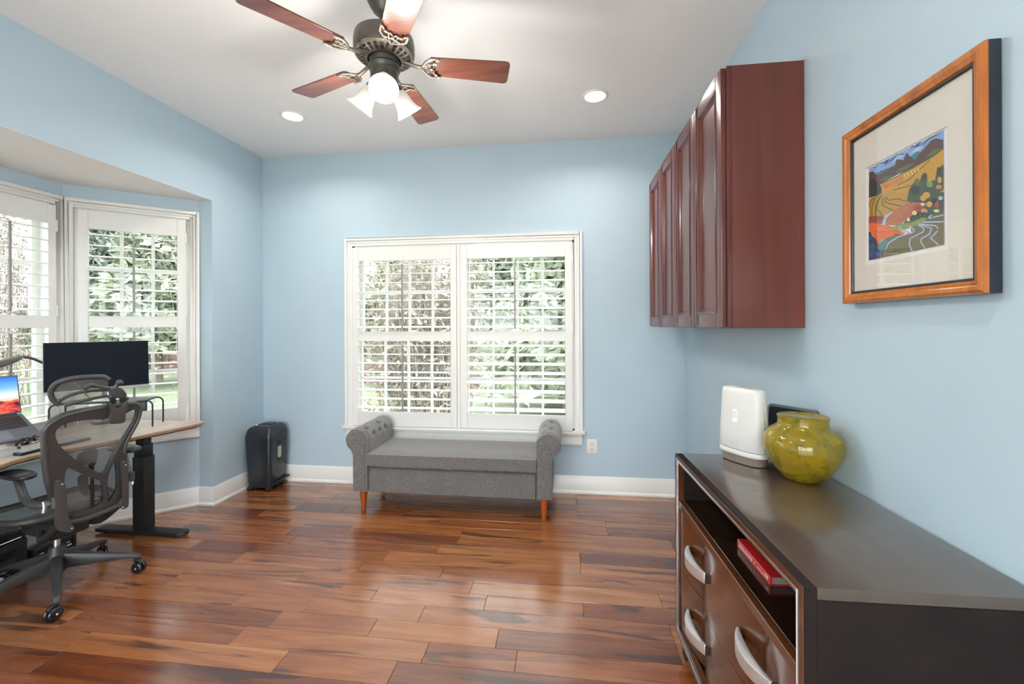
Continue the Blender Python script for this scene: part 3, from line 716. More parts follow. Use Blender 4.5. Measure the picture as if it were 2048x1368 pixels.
    for c, rx, ry, k in (((1160, 60), 60, 60, 'aut'), ((1280, 180), 60, 60, 'aut'), ((1060, 260), 80, 70, 'red'), ((1180, 310), 70, 50, 'ora'), ((990, 350), 50, 45, 'cream'), ((870, 480), 35, 40, 'cream'), ((1430, 180), 50, 80, 'red'), ((1420, 310), 60, 30, 'cream'), ((1370, 110), 60, 50, 'dark'), ((1500, 60), 50, 40, 'riv'), ((1150, 180), 40, 25, 'white'), ((1180, 370), 60, 40, 'tree'), ((1000, 460), 70, 30, 'tree'), ((620, 770), 50, 18, 'hill')): blob(c, rx, ry, k, z8)
    for p in ([(70, 790), (130, 750), (200, 780), (270, 690), (340, 690)], [(480, 660), (600, 520), (720, 530)], [(1080, 350), (1200, 230), (1290, 200), (1430, 70)], [(360, 690), (450, 630), (390, 720)], [(880, 360), (930, 400), (1000, 290), (960, 390), (1040, 310)], [(860, 420), (900, 370)]): line(p, 15, 'ink', z7)
    art.obj('print', mats, root, smooth=0)
    G().box(XM-.0025, XM-.0008, i0-.003, i1+.003, j0-.003, j1+.003).obj('glass', clear_glass('picture_glass', (.98, .98, .98), 1.5), root, smooth=0)
picture()

# ================================================================== media chest (right wall)
PN, PF = V((.456, .887, 0)), V((.433, 1.753, 0)); CL = (PF-PN).length
cv = (PF-PN).normalized(); cq = V((cv.y, -cv.x, 0))
fM = lambda p, q, z: PN+cv*p+cq*q+V((0, 0, z))          # p along the front from its near end, q back towards the wall
def chest():
    esp = wood('espresso_top_sheen', '#4a3d34', '#55473d', '#5f5046', .33, axis=1, scale=.6, coat=.9, streak=.3)  # espresso of the top lightened in colour to stand for its sheen
    brn = wood('walnut_front', '#3f2110', '#552e17', '#6a3c20', .26, axis=1, scale=.6, coat=.4, streak=.5)
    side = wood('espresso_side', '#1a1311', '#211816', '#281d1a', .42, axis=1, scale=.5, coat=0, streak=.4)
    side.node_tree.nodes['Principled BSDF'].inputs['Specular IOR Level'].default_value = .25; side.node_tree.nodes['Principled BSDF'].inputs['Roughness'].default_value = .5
    root = thing('media_chest', fM(CL/2, .2, 0), 'dark espresso media chest with bowed drawers and silver pulls along the right wall', 'chest')
    dp = .395; ZT = .78
    G().box(-.0005, CL+.0005, .0265, .43, ZT-.024, ZT, fn=fM).obj('top', esp, root, bevel=.002, seg=2)
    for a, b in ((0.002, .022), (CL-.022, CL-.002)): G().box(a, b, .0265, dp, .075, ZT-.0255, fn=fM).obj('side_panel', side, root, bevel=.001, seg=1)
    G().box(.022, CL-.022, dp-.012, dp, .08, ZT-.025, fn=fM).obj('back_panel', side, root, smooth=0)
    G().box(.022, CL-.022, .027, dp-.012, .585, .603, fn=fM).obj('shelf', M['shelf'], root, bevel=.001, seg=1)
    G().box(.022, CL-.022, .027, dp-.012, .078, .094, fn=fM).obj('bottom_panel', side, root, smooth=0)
    # face frame: outer band, silver inlay, inner band
    def ring(o0, o1, q0, q1):
        g = G(); zb, zt = .078, ZT-.0005
        g.box(o0, o1, q0, q1, zb+o0, zt-o0, fn=fM); g.box(CL-o1, CL-o0, q0, q1, zb+o0, zt-o0, fn=fM)
        g.box(o1, CL-o1, q0, q1, zb+o0, zb+o1, fn=fM); g.box(o1, CL-o1, q0, q1, zt-o1, zt-o0, fn=fM); return g
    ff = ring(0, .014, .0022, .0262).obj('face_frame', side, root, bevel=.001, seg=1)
    ring(.0003, .0138, 0, .0021).obj('front_band', brn, ff, smooth=0)
    ring(.0142, .0212, -.001, .024).obj('silver_inlay', M['chrome'], ff, bevel=.0005, seg=1)
    ring(.0214, .030, .004, .026).obj('inner_frame', brn, ff, bevel=.001, seg=1)
    G().box(.030, CL-.030, .006, .0268, .578, .603, fn=fM).obj('shelf_rail', brn, root, bevel=.0015, seg=1)
    p0, p1 = .034, CL-.034
    cr = (CL/2-.21, CL/2+.21)
    def qf(p): return .010+.027*(1-abs(math.sin(math.pi*(p-cr[0])/.42))**.62)
    for z0, z1 in ((.1125, .341), (.344, .574)):
        N = 120; fr = [(p0+(p1-p0)*i/N) for i in range(N+1)]
        for c in cr: fr.append(c)
        fr = sorted(set(fr)); poly = [(p, qf(p)) for p in fr]+[(p1, .06), (p0, .06)]
        dr = G().prism(poly, lambda a, b, d: fM(a, b, d), z0, z1).obj('drawer', brn, root, smooth=20)
        for c in cr:
            n = 22; hl = .088; out = []; inn = []
            for i in range(n+1):
                t = -1+2*i/n; q = .004-.029*(1-t*t)
                out.append((c+hl*t, q)); inn.append((c+hl*t, .010-.010*(1-t*t)))
            zc = (z0+z1)/2+.008
            G().prism(out+inn[::-1], lambda a, b, d: fM(a, b, d), zc-.017, zc+.017).obj('pull_handle', M['pull'], dr, bevel=.0012, seg=2, smooth=40)
            for sg in (-1, 1): G().box(c+sg*hl-.005, c+sg*hl+.005, .006, .026, zc-.014, zc+.014, fn=fM).obj('pull_post', M['bronze'], dr, smooth=0)
    for p in (.012, CL-.062):
        for q in (.02, .33):
            G().prism([(p, q), (p+.05, q), (p+.05, q+.05), (p, q+.05)], lambda a, b, d: fM(a+(.006 if d == 0 and a == p else 0)-(.006 if d == 0 and a != p else 0), b, d), 0, .0775).obj('leg', side, root, bevel=.001, seg=1)
M['shelf'] = wood('shelf_gloss', '#1c120e', '#24170f', '#2d1d14', .12, axis=1, coat=.5)
M['pull'] = pm('silver_pull', (.78, .78, .80), .34, .85, var=.03)
M['bronze'] = pm('dark_bronze', (.07, .045, .035), .35, .6)
chest()

def red_book():
    rd = pm('red_cover', (.55, .018, .022), .35, var=.08, coat=.3); wh = pm('pale_print', (.85, .62, .6), .5); pp = pm('page_edges', (.34, .29, .26), .8, var=.15, scale=300)
    a, b = V((.527, 1.388, 0)), V((.532, 1.188, 0)); u = (b-a).normalized(); w = V((-u.y, u.x, 0)); z0 = .6035
    if w.x < 0: w = -w
    f = lambda p, q, z: a+u*p+w*q+V((0, 0, z)); ln = (b-a).length
    root = thing('book', f(ln/2, .08, z0), 'red book lying on the open shelf of the media chest', 'book')
    g = G().box(0, ln, 0, .004, z0, z0+.024, fn=f); g.box(0, ln, .004, .165, z0, z0+.0025, fn=f); g.box(0, ln, .004, .165, z0+.0215, z0+.024, fn=f)
    cover = g.obj('cover', rd, root, bevel=.001, seg=1)
    G().box(.004, ln-.004, .0045, .16, z0+.003, z0+.021, fn=f).obj('pages', pp, root, smooth=0)
    g = G()
    for k in range(7):
        p = .016+k*.0125; g.box(p, p+.008, -.0008, .0005, z0+.009, z0+.011, fn=f); g.box(p, p+.003, -.0008, .0005, z0+.007, z0+.016, fn=f); g.box(p+.003, p+.008, -.0008, .0005, z0+.014, z0+.016, fn=f)
    g.box(.112, .115, -.0008, .0005, z0+.009, z0+.015, fn=f); g.box(.13, .185, -.0008, .0005, z0+.010, z0+.0115, fn=f)
    g.obj('spine_lettering', wh, cover, smooth=0)
    G().prism([(ln-.03, z0+.019), (ln-.008, z0+.019), (ln-.012, z0+.008)], lambda p, z, d: f(p, d, z), -.0008, .0005).obj('spine_emblem', pm('gold_foil', (.85, .62, .25), .3, .3), cover, smooth=0)
red_book()

def text_mesh(body, size, mat, fn, name, parent, extr=.0004):
    cu = bpy.data.curves.new(name, 'FONT'); cu.body = body; cu.size = size; cu.align_x = 'CENTER'; cu.extrude = extr
    o = bpy.data.objects.new(name, cu); COL.objects.link(o); dg = bpy.context.evaluated_depsgraph_get()
    me = bpy.data.meshes.new_from_object(o.evaluated_get(dg)); bpy.data.objects.remove(o)
    for v in me.vertices: v.co = fn(*v.co)
    me.materials.clear(); me.materials.append(mat)
    r = bpy.data.objects.new(name, me); COL.objects.link(r); setp(r, parent); return r

def router():
    wh = pm('router_white', (.68, .67, .645), .35, var=.01); br = pm('router_bronze', (.40, .34, .29), .35, .5, var=.04); gp = pm('seam_grey', (.2, .2, .2), .5)
    u = V((.09, -.15, 0)).normalized(); n = V((u.y, -u.x, 0))      # n points to the camera side
    if n.dot(V((-.6, -1.6, 0))) < 0: n = -n
    c = V((.660, 1.675, .7805)); f = lambda a, b, z: c+u*a+n*b+V((0, 0, z))
    root = thing('mesh_router', c, 'white rounded mesh router with a bronze base on the media chest', 'router')
    def sect(hw, hd, z, lean=0, k=28, pw=3.2):
        o = []
        for i in range(k):
            t = 2*math.pi*i/k; ct, st = math.cos(t), math.sin(t)
            o.append(f(hw*math.copysign(abs(ct)**(2/pw), ct), hd*math.copysign(abs(st)**(2/2.2), st)+lean, z))
        return o
    def skin(secs):
        k = len(secs[0]); vs = [p for s in secs for p in s]
        fs = [(i*k+j, i*k+(j+1) % k, (i+1)*k+(j+1) % k, (i+1)*k+j) for i in range(len(secs)-1) for j in range(k)]
        return G().add(vs, fs+[tuple(range(k))[::-1], tuple((len(secs)-1)*k+j for j in range(k))])
    skin([sect(.079, .036, 0), sect(.083, .039, .002), sect(.089, .042, .030), sect(.090, .043, .0315)]).obj('base', br, root, smooth=40)
    skin([sect(.092, .045, .0320), sect(.0925, .0455, .034), sect(.0928, .0457, .046), sect(.091, .044, .0485)]).obj('ring', wh, root, smooth=40)
    skin([sect(.089, .042, .0486), sect(.089, .042, .0505)]).obj('shadow_gap', gp, root, smooth=0)
    body = skin([sect(.091, .044, .0508), sect(.092, .045, .053), sect(.090, .044, .12), sect(.086, .041, .2), sect(.083, .038, .255), sect(.081, .036, .266), sect(.076, .031, .272), sect(.066, .022, .2745)]).obj('body', wh, root, smooth=50)
    # champagne rim around the front panel
    rim = [f(-.083, .012, .058), f(-.081, .010, .2), f(-.078, .008, .25), f(-.068, .006, .270), f(0, .004, .2755), f(.068, .006, .270), f(.079, .008, .25), f(.085, .010, .2), f(.0895, .012, .058)]
    G().tube(rim, .0022, 8).obj('rim_band', br, body)
    G().prism([(-.012, .150), (.006, .150), (.006, .196), (-.012, .196)], lambda a, z, d: f(a, d, z), .0405, .0432).obj('sticker', pm('sticker_paper', (.9, .9, .88), .6, var=.03), body, smooth=0)
    g = G()
    for i in range(5): g.box(-.010+.003*i, -.0088+.003*i, .0425, .0436, .164+.002*(i % 2), .192-.003*(i % 3), fn=f)
    g.obj('sticker_print', pm('grey_print', (.55, .55, .55), .6), body, smooth=0)
    text_mesh('orbi', .022, pm('pale_lettering', (.66, .65, .63), .5), lambda x, y, z: f(x-.008, .0460+z-.004*(x/.03)**2*0, .068+y), 'lettering', body)
router()

def tablet():
    bl = pm('tablet_screen', (.016, .017, .022), .08, var=.05); ed = pm('tablet_edge', (.11, .14, .17), .3, .4)
    a, b = V((.772, 1.738, .7805)), V((.870, 1.592, .7805)); u = (b-a).normalized(); n = V((u.y, -u.x, 0))
    if n.y > 0: n = -n
    W_ = (b-a).length; up = (V((0, 0, 1))-n*.10).normalized()
    f = lambda p, z, d: a+u*p+up*z+n*(d+.10*.21)
    root = thing('tablet', (a+b)/2, 'black tablet standing against the wall behind the yellow glass vase', 'tablet')
    def rr(i, r):
        o = []
        for cx, cz, a0 in ((W_-i-r, .208-i-r, 0), (i+r, .208-i-r, 90), (i+r, i+r+.001, 180), (W_-i-r, i+r+.001, 270)):
            for k in range(6): t = math.radians(a0+18*k); o.append((cx+r*math.cos(t), cz+r*math.sin(t)))
        return o
    G().prism(rr(0, .014), lambda p, z, d: f(p, z, d), -.016, .0).obj('case', ed, root, bevel=.003, smooth=50)
    G().prism(rr(.008, .009), lambda p, z, d: f(p, z, d), .0002, .0014).obj('screen', bl, root, smooth=20)
tablet()

def vase():
    t = NT('amber_green_glass')
    f1 = t.noise(16, 4, 1.0, t.pos((1, 1, .55))); f2 = t.noise(320, 2, 0, t.pos())
    c = t.ramp(f1, [(.30, (.38, .42, .08, 1)), (.42, (.66, .56, .06, 1)), (.55, (.86, .66, .05, 1)), (.75, (.92, .68, .08, 1))])
    c = t.mix(.3, c, t.ramp(f2, [(.35, (.45, .45, .3)), (.65, (1, 1, .9))]), 'MULTIPLY')
    t.set(Base_Color=c, Roughness=.06, Coat_Weight=.6, Coat_Roughness=.03)
    tr = t.new('ShaderNodeBsdfTransparent'); t.l(t.mix(.62, c, (1, .95, .42, 1)), tr.inputs[0])
    tl = t.new('ShaderNodeBsdfTranslucent'); t.l(c, tl.inputs[0])
    df = t.new('ShaderNodeBsdfDiffuse'); t.l(c, df.inputs[0])
    m0 = t.new('ShaderNodeMixShader'); m0.inputs[0].default_value = .5; t.l(df.outputs[0], m0.inputs[1]); t.l(tl.outputs[0], m0.inputs[2])
    m1 = t.new('ShaderNodeMixShader'); m1.inputs[0].default_value = .62; t.l(m0.outputs[0], m1.inputs[1]); t.l(tr.outputs[0], m1.inputs[2])
    gl = t.new('ShaderNodeBsdfGlossy'); gl.inputs['Roughness'].default_value = .03
    fr = t.new('ShaderNodeFresnel'); ge = t.new('ShaderNodeNewGeometry'); mr = t.new('ShaderNodeMapRange'); t.l(ge.outputs['Backfacing'], mr.inputs[0]); mr.inputs[3].default_value = 1.6; mr.inputs[4].default_value = 1/1.6; t.l(mr.outputs[0], fr.inputs[0])
    bp = t.new('ShaderNodeBump'); bp.inputs['Strength'].default_value = .25; bp.inputs['Distance'].default_value = .004; t.l(t.noise(34, 3, .5, t.pos()), bp.inputs['Height']); t.l(bp.outputs[0], gl.inputs['Normal'])
    m2 = t.new('ShaderNodeMixShader'); t.l(fr.outputs[0], m2.inputs[0]); t.l(m1.outputs[0], m2.inputs[1]); t.l(gl.outputs[0], m2.inputs[2])
    t.l(m2.outputs[0], t.out.inputs[0]); 
    c0 = V((.771, 1.494, .7805))
    root = thing('glass_vase', c0, 'round yellow green art glass vase on the media chest', 'vase')
    prof = [(0, .0), (.030, 0), (.046, .003), (.060, .012), (.084, .042), (.104, .078), (.113, .104), (.114, .124), (.108, .146), (.094, .163), (.080, .173), (.0725, .179), (.0705, .188), (.071, .203), (.072, .207), (.0705, .2085), (.068, .205), (.067, .190), (.069, .180), (.077, .170), (.091, .160), (.100, .148), (.109, .128), (.109, .106), (.100, .079), (.080, .044), (.056, .016), (.03, .008), (0, .007)]
    G().lathe(prof, 48, Matrix.Translation(c0)).obj('vessel', t.mat, root, smooth=70)
    G().lathe([(.0685, .2075), (.0715, .2095), (.0735, .2075), (.0715, .2055)], 48, Matrix.Translation(c0)).obj('rim', t.mat, root, smooth=70)
vase()

# ================================================================== standing desk
DZ = .69
def desk():
    tp = wood('pale_oak_top', '#b39f8e', '#c5b2a1', '#d2c3b5', .38, axis=1, scale=.8, coat=.1); ed = wood('oak_edge', '#8a6544', '#a37a52', '#b58b62', .5, axis=1)
    root = thing('standing_desk', (-2.6, 1.65, 0), 'standing desk with a curved pale wood top and black steel legs in the bay', 'desk')
    fr = [(-2.268, 2.436), (-2.257, 2.386), (-2.295, 2.22), (-2.347, 2.034), (-2.42, 1.89), (-2.475, 1.775), (-2.485, 1.70), (-2.475, 1.62)]
    near = [(x, 3.40-y_) for x, y_ in fr[::-1][1:]]
    poly = fr+near[:-1]+[(-2.27, .93), (-2.93, .95), (-2.945, .97), (-2.945, 2.36), (-2.925, 2.395), (-2.65, 2.442)]
    sl = G().prism(poly, lambda a, b, d: (a, b, d), DZ-.008, DZ).obj('desktop', tp, root, bevel=.0015, seg=1)
    ins = [(x-.004 if x > -2.6 else x+.004, y_-.004 if y_ > 1.7 else y_+.004) for x, y_ in poly]
    G().prism(ins, lambda a, b, d: (a, b, d), DZ-.020, DZ-.0083).obj('edge_band', ed, root, smooth=0)
    G().prism([(x-.01 if x > -2.6 else x+.01, y_-.01 if y_ > 1.7 else y_+.01) for x, y_ in poly], lambda a, b, d: (a, b, d), DZ-.027, DZ-.0203).obj('underside', M['black'], root, smooth=0)
    for yy in (2.352, 1.03):
        G().box(-2.648, -2.568, yy-.036, yy+.036, .03, .485).obj('leg_outer', M['blackm'], root, bevel=.003)
        G().box(-2.642, -2.574, yy-.031, yy+.031, .485, .56).obj('leg_middle', M['blackm'], root, bevel=.003)
        G().box(-2.636, -2.58, yy-.026, yy+.026, .56, DZ-.045).obj('leg_inner', M['blackm'], root, bevel=.003)
        G().box(-2.86, -2.36, yy-.03, yy+.03, DZ-.045, DZ-.0275).obj('crossbar', M['blackm'], root, bevel=.002)
        g = G().prism([(-2.915, yy-.036), (-2.345, yy-.036), (-2.313, yy-.014), (-2.313, yy+.02), (-2.34, yy+.036), (-2.915, yy+.036)], lambda a, b, d: (a, b, d), .010, .030)
        ft = g.obj('foot', M['blackm'], root, bevel=.003)
        for xx in (-2.88, -2.36): G().lathe([(.012, 0), (.014, .003), (.014, .0105)], 14, Matrix.Translation((xx, yy, 0))).obj('levelling_pad', M['black'], ft)
    G().box(-2.66, -2.56, 1.0, 2.38, DZ-.045, DZ-.0275).obj('beam', M['blackm'], root, smooth=0)
desk()

# ---- monitor riser, monitor
RV = V((.445, .208, 0)).normalized(); RB = V((-RV.y, RV.x, 0)); R0 = V((-2.875, 2.042, DZ))
fR = lambda p, q, z: R0+RV*p+RB*q+V((0, 0, z+.0005))
def riser():
    root = thing('monitor_riser', fR(.24, .1, 0), 'black metal monitor riser with rounded ends on the desk', 'stand')
    ln, h, t = .49, .165, .010
    def arch(o):
        r = .035-o; pts = [(o, 0)]
        for k in range(7): a = math.radians(180-15*k); pts.append((o+r+r*math.cos(a), h-o-r+r*math.sin(a)))
        for k in range(7): a = math.radians(90-15*k); pts.append((ln-o-r+r*math.cos(a), h-o-r+r*math.sin(a)))
        return pts+[(ln-o, 0)]
    for q in (.008, .142):
        G().tube([fR(a, q, z+(.0045 if z == 0 else 0)) for a, z in arch(.005)], .0045, 8).obj('leg_bar', M['black'], root, smooth=60)
    G().box(.034, ln-.034, 0, .15, h-.0085, h, fn=fR).obj('shelf_plate', M['black'], root, bevel=.002)
    G().box(.40, .455, -.0015, .02, h-.065, h-.0105, fn=fR).obj('pocket', M['black'], root, bevel=.002)
riser()
def monitor():
    sc = pm('dark_screen', (.010, .013, .020), .38, var=.05, spec=.12); sv = pm('silver_bezel', (.55, .54, .52), .35, .5)
    TR, TL = V((-2.540, 2.327, 0)), V((-2.757, 1.945, 0)); u = (TR-TL).normalized(); n = V((u.y, -u.x, 0)); w = (TR-TL).length
    z0, z1 = .925, 1.205; up = (V((0, 0, 1))-n*.06).normalized()
    f = lambda p, z, d: TL+u*p+up*(z-z0)+V((0, 0, z0))+n*d
    base = fR(.245, .075, .166); cen = f(w/2, 1.04, -.02)
    root = thing('monitor', base, 'wide dark monitor with thin bezel and silver lower edge on the riser', 'monitor')
    G().prism([(0, z0), (w, z0), (w, z1), (0, z1)], lambda a, z, d: f(a, z, d), -.018, 0).obj('housing', M['black'], root, bevel=.002)
    G().prism([(.002, z0+.016), (w-.002, z0+.016), (w-.002, z1-.002), (.002, z1-.002)], lambda a, z, d: f(a, z, d), .0002, .001).obj('screen', sc, root, smooth=0)
    G().prism([(-.0005, z0-.002), (w+.0005, z0-.002), (w+.0005, z0+.0145), (-.0005, z0+.0145)], lambda a, z, d: f(a, z, d), -.016, .0025).obj('chin', sv, root, bevel=.001, seg=1)
    G().tube([base+V((0, 0, .008)), base+V((0, 0, .12)), cen-n*.03], [.017, .015, .013], 14).obj('stand_neck', sv, root)
    G().lathe([(0, 0), (.070, 0), (.072, .003), (.070, .007), (.02, .010), (0, .010)], 32, Matrix.Translation(base)).obj('stand_base', sv, root, smooth=40)
monitor()

# ---- laptop on a slanted stand
a12 = math.radians(12); CU = V((math.sin(a12), math.cos(a12), 0)); CF = V((-math.cos(a12), math.sin(a12), 0))
def laptop():
    sv = pm('space_grey', (.16, .165, .20), .4, .4, var=.05); ky = pm('key_black', (.03, .03, .034), .5)
    FRp = V((-2.757, 1.942, .704)); w = .31; dp = .23; th = r_(27)
    dv = CF*math.cos(th)+V((0, 0, math.sin(th))); nn = (-CF*math.sin(th)*-1).normalized()
    nn = CU.cross(dv).normalized()
    if nn.z < 0: nn = -nn
    f = lambda p, q, h: FRp-CU*p+dv*q+nn*h
    st = thing('laptop_stand', FRp-CU*.155+CF*.12-V((0, 0, .0135)), 'black slanted stand under the laptop', 'stand')
    for p in (.05, .25):
        b = [f(p, .004, -.0015), f(p, dp-.01, -.0015), f(p, dp-.03, 0)]
        q0, q1 = b[0], b[1]
        z = DZ+.0006
        g = G(); hh = CU*.008
        pts = [V((q0.x, q0.y, z)), V((q1.x, q1.y, z)), q1, q0]
        g.add([p_-hh for p_ in pts]+[p_+hh for p_ in pts], [(0, 1, 2, 3), (4, 5, 6, 7), (0, 1, 5, 4), (1, 2, 6, 5), (2, 3, 7, 6), (3, 0, 4, 7)])
        g.obj('side_wedge', M['black'], st, smooth=0)
    G().box(.05, .25, .10, .13, -.006, -.0017, fn=f).obj('cross_plate', M['black'], st, smooth=0)
    root = thing('laptop', FRp-CU*.155, 'open grey laptop showing a sunset landscape wallpaper, on a slanted stand', 'laptop')
    bs = G().box(0, w, 0, dp, 0, .012, fn=f).obj('base', sv, root, bevel=.002)
    G().box(.016, w-.016, .105, .212, .0118, .0124, fn=f).obj('keyboard_well', ky, bs, smooth=0)
    kg = pm('key_cap', (.045, .045, .05), .45)
    kk = G()
    for r in range(6):
        for c in range(14):
            q0 = .109+r*.0168; p_ = .020+c*.0194
            kk.box(p_, p_+.0165, q0, q0+.0135, .0124, .0139, fn=f)
    kk.obj('keys', kg, bs, smooth=0)
    G().box(.10, .21, .012, .088, .0119, .0123, fn=f).obj('touchpad', pm('touchpad_grey', (.20, .20, .24), .3), bs, smooth=0)
    # screen
    hp = lambda p: f(p, dp-.002, .012); sup = (CF*math.sin(r_(11))+V((0, 0, math.cos(r_(11))))).normalized(); sn = CU.cross(sup)
    if sn.dot(CF) > 0: sn = -sn
    fs_ = lambda p, z, d: hp(p)+sup*(z+.004)+sn*d
    lid = G().prism([(0, 0), (w, 0), (w, .208), (0, .208)], lambda a, z, d: fs_(a, z, d), -.006, 0).obj('lid', sv, root, bevel=.0015)
    t = NT('laptop_wallpaper')                                      # flat screen picture: sky, ridge, red rocks
    g = t.new('ShaderNodeTexCoord'); sp = t.new('ShaderNodeSeparateXYZ'); t.l(g.outputs['UV'], sp.inputs[0])
    nz = t.noise(4, 4, 0, g.outputs['UV']); ad = t.new('ShaderNodeMath', operation='MULTIPLY_ADD'); t.l(nz, ad.inputs[0]); ad.inputs[1].default_value = .22; t.l(sp.outputs[1], ad.inputs[2])
    sky = t.ramp(sp.outputs[1], [(.35, lin('#f0b48c')), (.5, lin('#c9d3e6')), (.7, lin('#6aa6e6')), (1, lin('#1c63c8'))])
    land = t.ramp(t.noise(7, 4, .6, g.outputs['UV']), [(.35, lin('#2a1c3a')), (.5, lin('#a8323a')), (.62, lin('#f05a3c'))])
    ms = t.ramp(ad.outputs[0], [(.44, (0, 0, 0)), (.46, (1, 1, 1))]); cc = t.mix(ms, land, sky)
    t.set(Base_Color=(.02, .02, .02, 1), Emission_Color=cc, Emission_Strength=.85, Roughness=.15)
    me = bpy.data.meshes.new('screen'); q = [fs_(.005, .008, .0012), fs_(w-.005, .008, .0012), fs_(w-.005, .202, .0012), fs_(.005, .202, .0012)]
    me.from_pydata([tuple(p) for p in q], [], [(0, 1, 2, 3)]); uv = me.uv_layers.new()
    for i, c in enumerate(((1, 0), (0, 0), (0, 1), (1, 1))): uv.data[i].uv = c
    me.materials.append(t.mat); so = bpy.data.objects.new('screen', me); COL.objects.link(so); setp(so, lid)
    G().tube([hp(.02), hp(.29)], .006, 10).obj('hinge', ky, root)
laptop()

def small_desk_things():
    gy = pm('mouse_grey', (.30, .30, .30), .45); kt = pm('keycap_grey', (.36, .36, .36), .5)
    a, b = atz(42, 906, .705), atz(86, 896, .705); u = (b-a).normalized(); n = V((-u.y, u.x, 0)); n = n if n.x < 0 else -n
    f = lambda p, q, z: a+u*p+n*q+V((0, 0, z))
    root = thing('keyboard', V((f(.14, .055, 0).x, f(.14, .055, 0).y, DZ)), 'slim black keyboard with pale grey keys in front of the laptop', 'keyboard')
    zz = DZ-.705
    bo = G().box(0, .285, 0, .115, zz+.0005, zz+.013, fn=f).obj('body', M['blackg'], root, bevel=.002)
    kk = G()
    for r in range(5):
        for c in range(13):
            kk.box(.009+c*.0207, .009+c*.0207+.0178, .010+r*.0198, .010+r*.0198+.0165, zz+.013, zz+.0165, fn=f)
    kk.obj('keys', kt, bo, bevel=.0012, seg=1)
    def mouse(c, ang, mat, label, sc=1.0, trim=None):
        ro = thing('computer_mouse', (c.x, c.y, DZ), label, 'mouse'); Rm = Matrix.Translation((c.x, c.y, DZ+.0005)) @ Matrix.Rotation(ang, 4, 'Z') @ Matrix.Scale(sc, 4)
        g = G().ball((0, 0, 0), .055, .031, .036, 24, 14)
        g.v = [Rm @ V((p.x, p.y*(1-.12*p.x/.055), max(0, p.z)*(1+.25*(p.x/-.055)))) for p in g.v]
        sh = g.obj('shell', mat, ro, smooth=60)
        g = G().tube([(.030, -.004, .030), (.030, .004, .030)], .007, 12); g.v = [Rm @ p for p in g.v]; g.obj('scroll_wheel', M['black'], ro)
        g = G().box(.010, .052, -.0004, .0004, .012, .0365); g.v = [Rm @ p for p in g.v]; 
        if trim:
            g2 = G().ball((0, 0, .004), .048, .0325, .014, 20, 8); g2.v = [Rm @ V((p.x, p.y, max(.002, p.z))) for p in g2.v]; g2.obj('side_band', trim, ro, smooth=60)
    mouse(atz(20, 906, .70), math.radians(60), gy, 'grey computer mouse at the desk edge beside the keyboard', .9)
    mouse(atz(56, 885, .695), math.radians(95), M['blackg'], 'glossy black computer mouse with silver band between laptop and keyboard', .95, M['chrome'])
small_desk_things()

def desk_lamp():
    m = pm('lamp_taupe', (.12, .115, .10), .38, .4); base = V((-2.872, 2.335, DZ+.0005))
    root = thing('desk_lamp', base, 'dark arched desk lamp with an oval head leaning over the laptop', 'lamp')
    G().lathe([(0, 0), (.055, 0), (.058, .004), (.053, .012), (.015, .018), (0, .018)], 30, Matrix.Translation(base)).obj('base', m, root, smooth=40)
    p1 = EYE+ray(92, 727)*2.46; p2 = EYE+ray(64, 717)*2.40; p3 = EYE+ray(36, 712.5)*2.33
    pts = [base+V((0, 0, .015)), base+V((0, 0, .2)), base+V((-.005, -.01, .33)), base*.35+V(p1)*.65-V((0, 0, base.z-p1.z))*.35-V((0, 0, .02)), p1, p2, p3]
    sm = []
    for i in range(len(pts)-1):
        for k in range(5):
            a, b, c, d = pts[max(0, i-1)], pts[i], pts[i+1], pts[min(len(pts)-1, i+2)]; t = k/5
            sm.append(.5*((2*b)+(c-a)*t+(2*a-5*b+4*c-d)*t*t+(3*b-a-3*c+d)*t**3))
    sm.append(pts[-1]); G().tube(sm, .0075, 10).obj('arm', m, root)
    hd = p3-p2; hd.z = -.02; hd.normalize(); sd = hd.cross(V((0, 0, 1))).normalized(); c = p3+hd*.075+V((0, 0, -.008))
    Rm = Matrix((hd, sd, hd.cross(sd)*-1)).transposed()
    if Rm[2][2] < 0: Rm = Matrix((hd, sd, hd.cross(sd))).transposed()
    hp = []
    G().ball(c, .095, .045, .016, 26, 12, Rm).obj('head', m, root, smooth=60)
    G().ball(c-V((0, 0, .010)), .080, .036, .008, 24, 8, Rm).obj('diffuser', pm('diffuser_grey', (.34, .33, .28), .5), root, smooth=60)
desk_lamp()

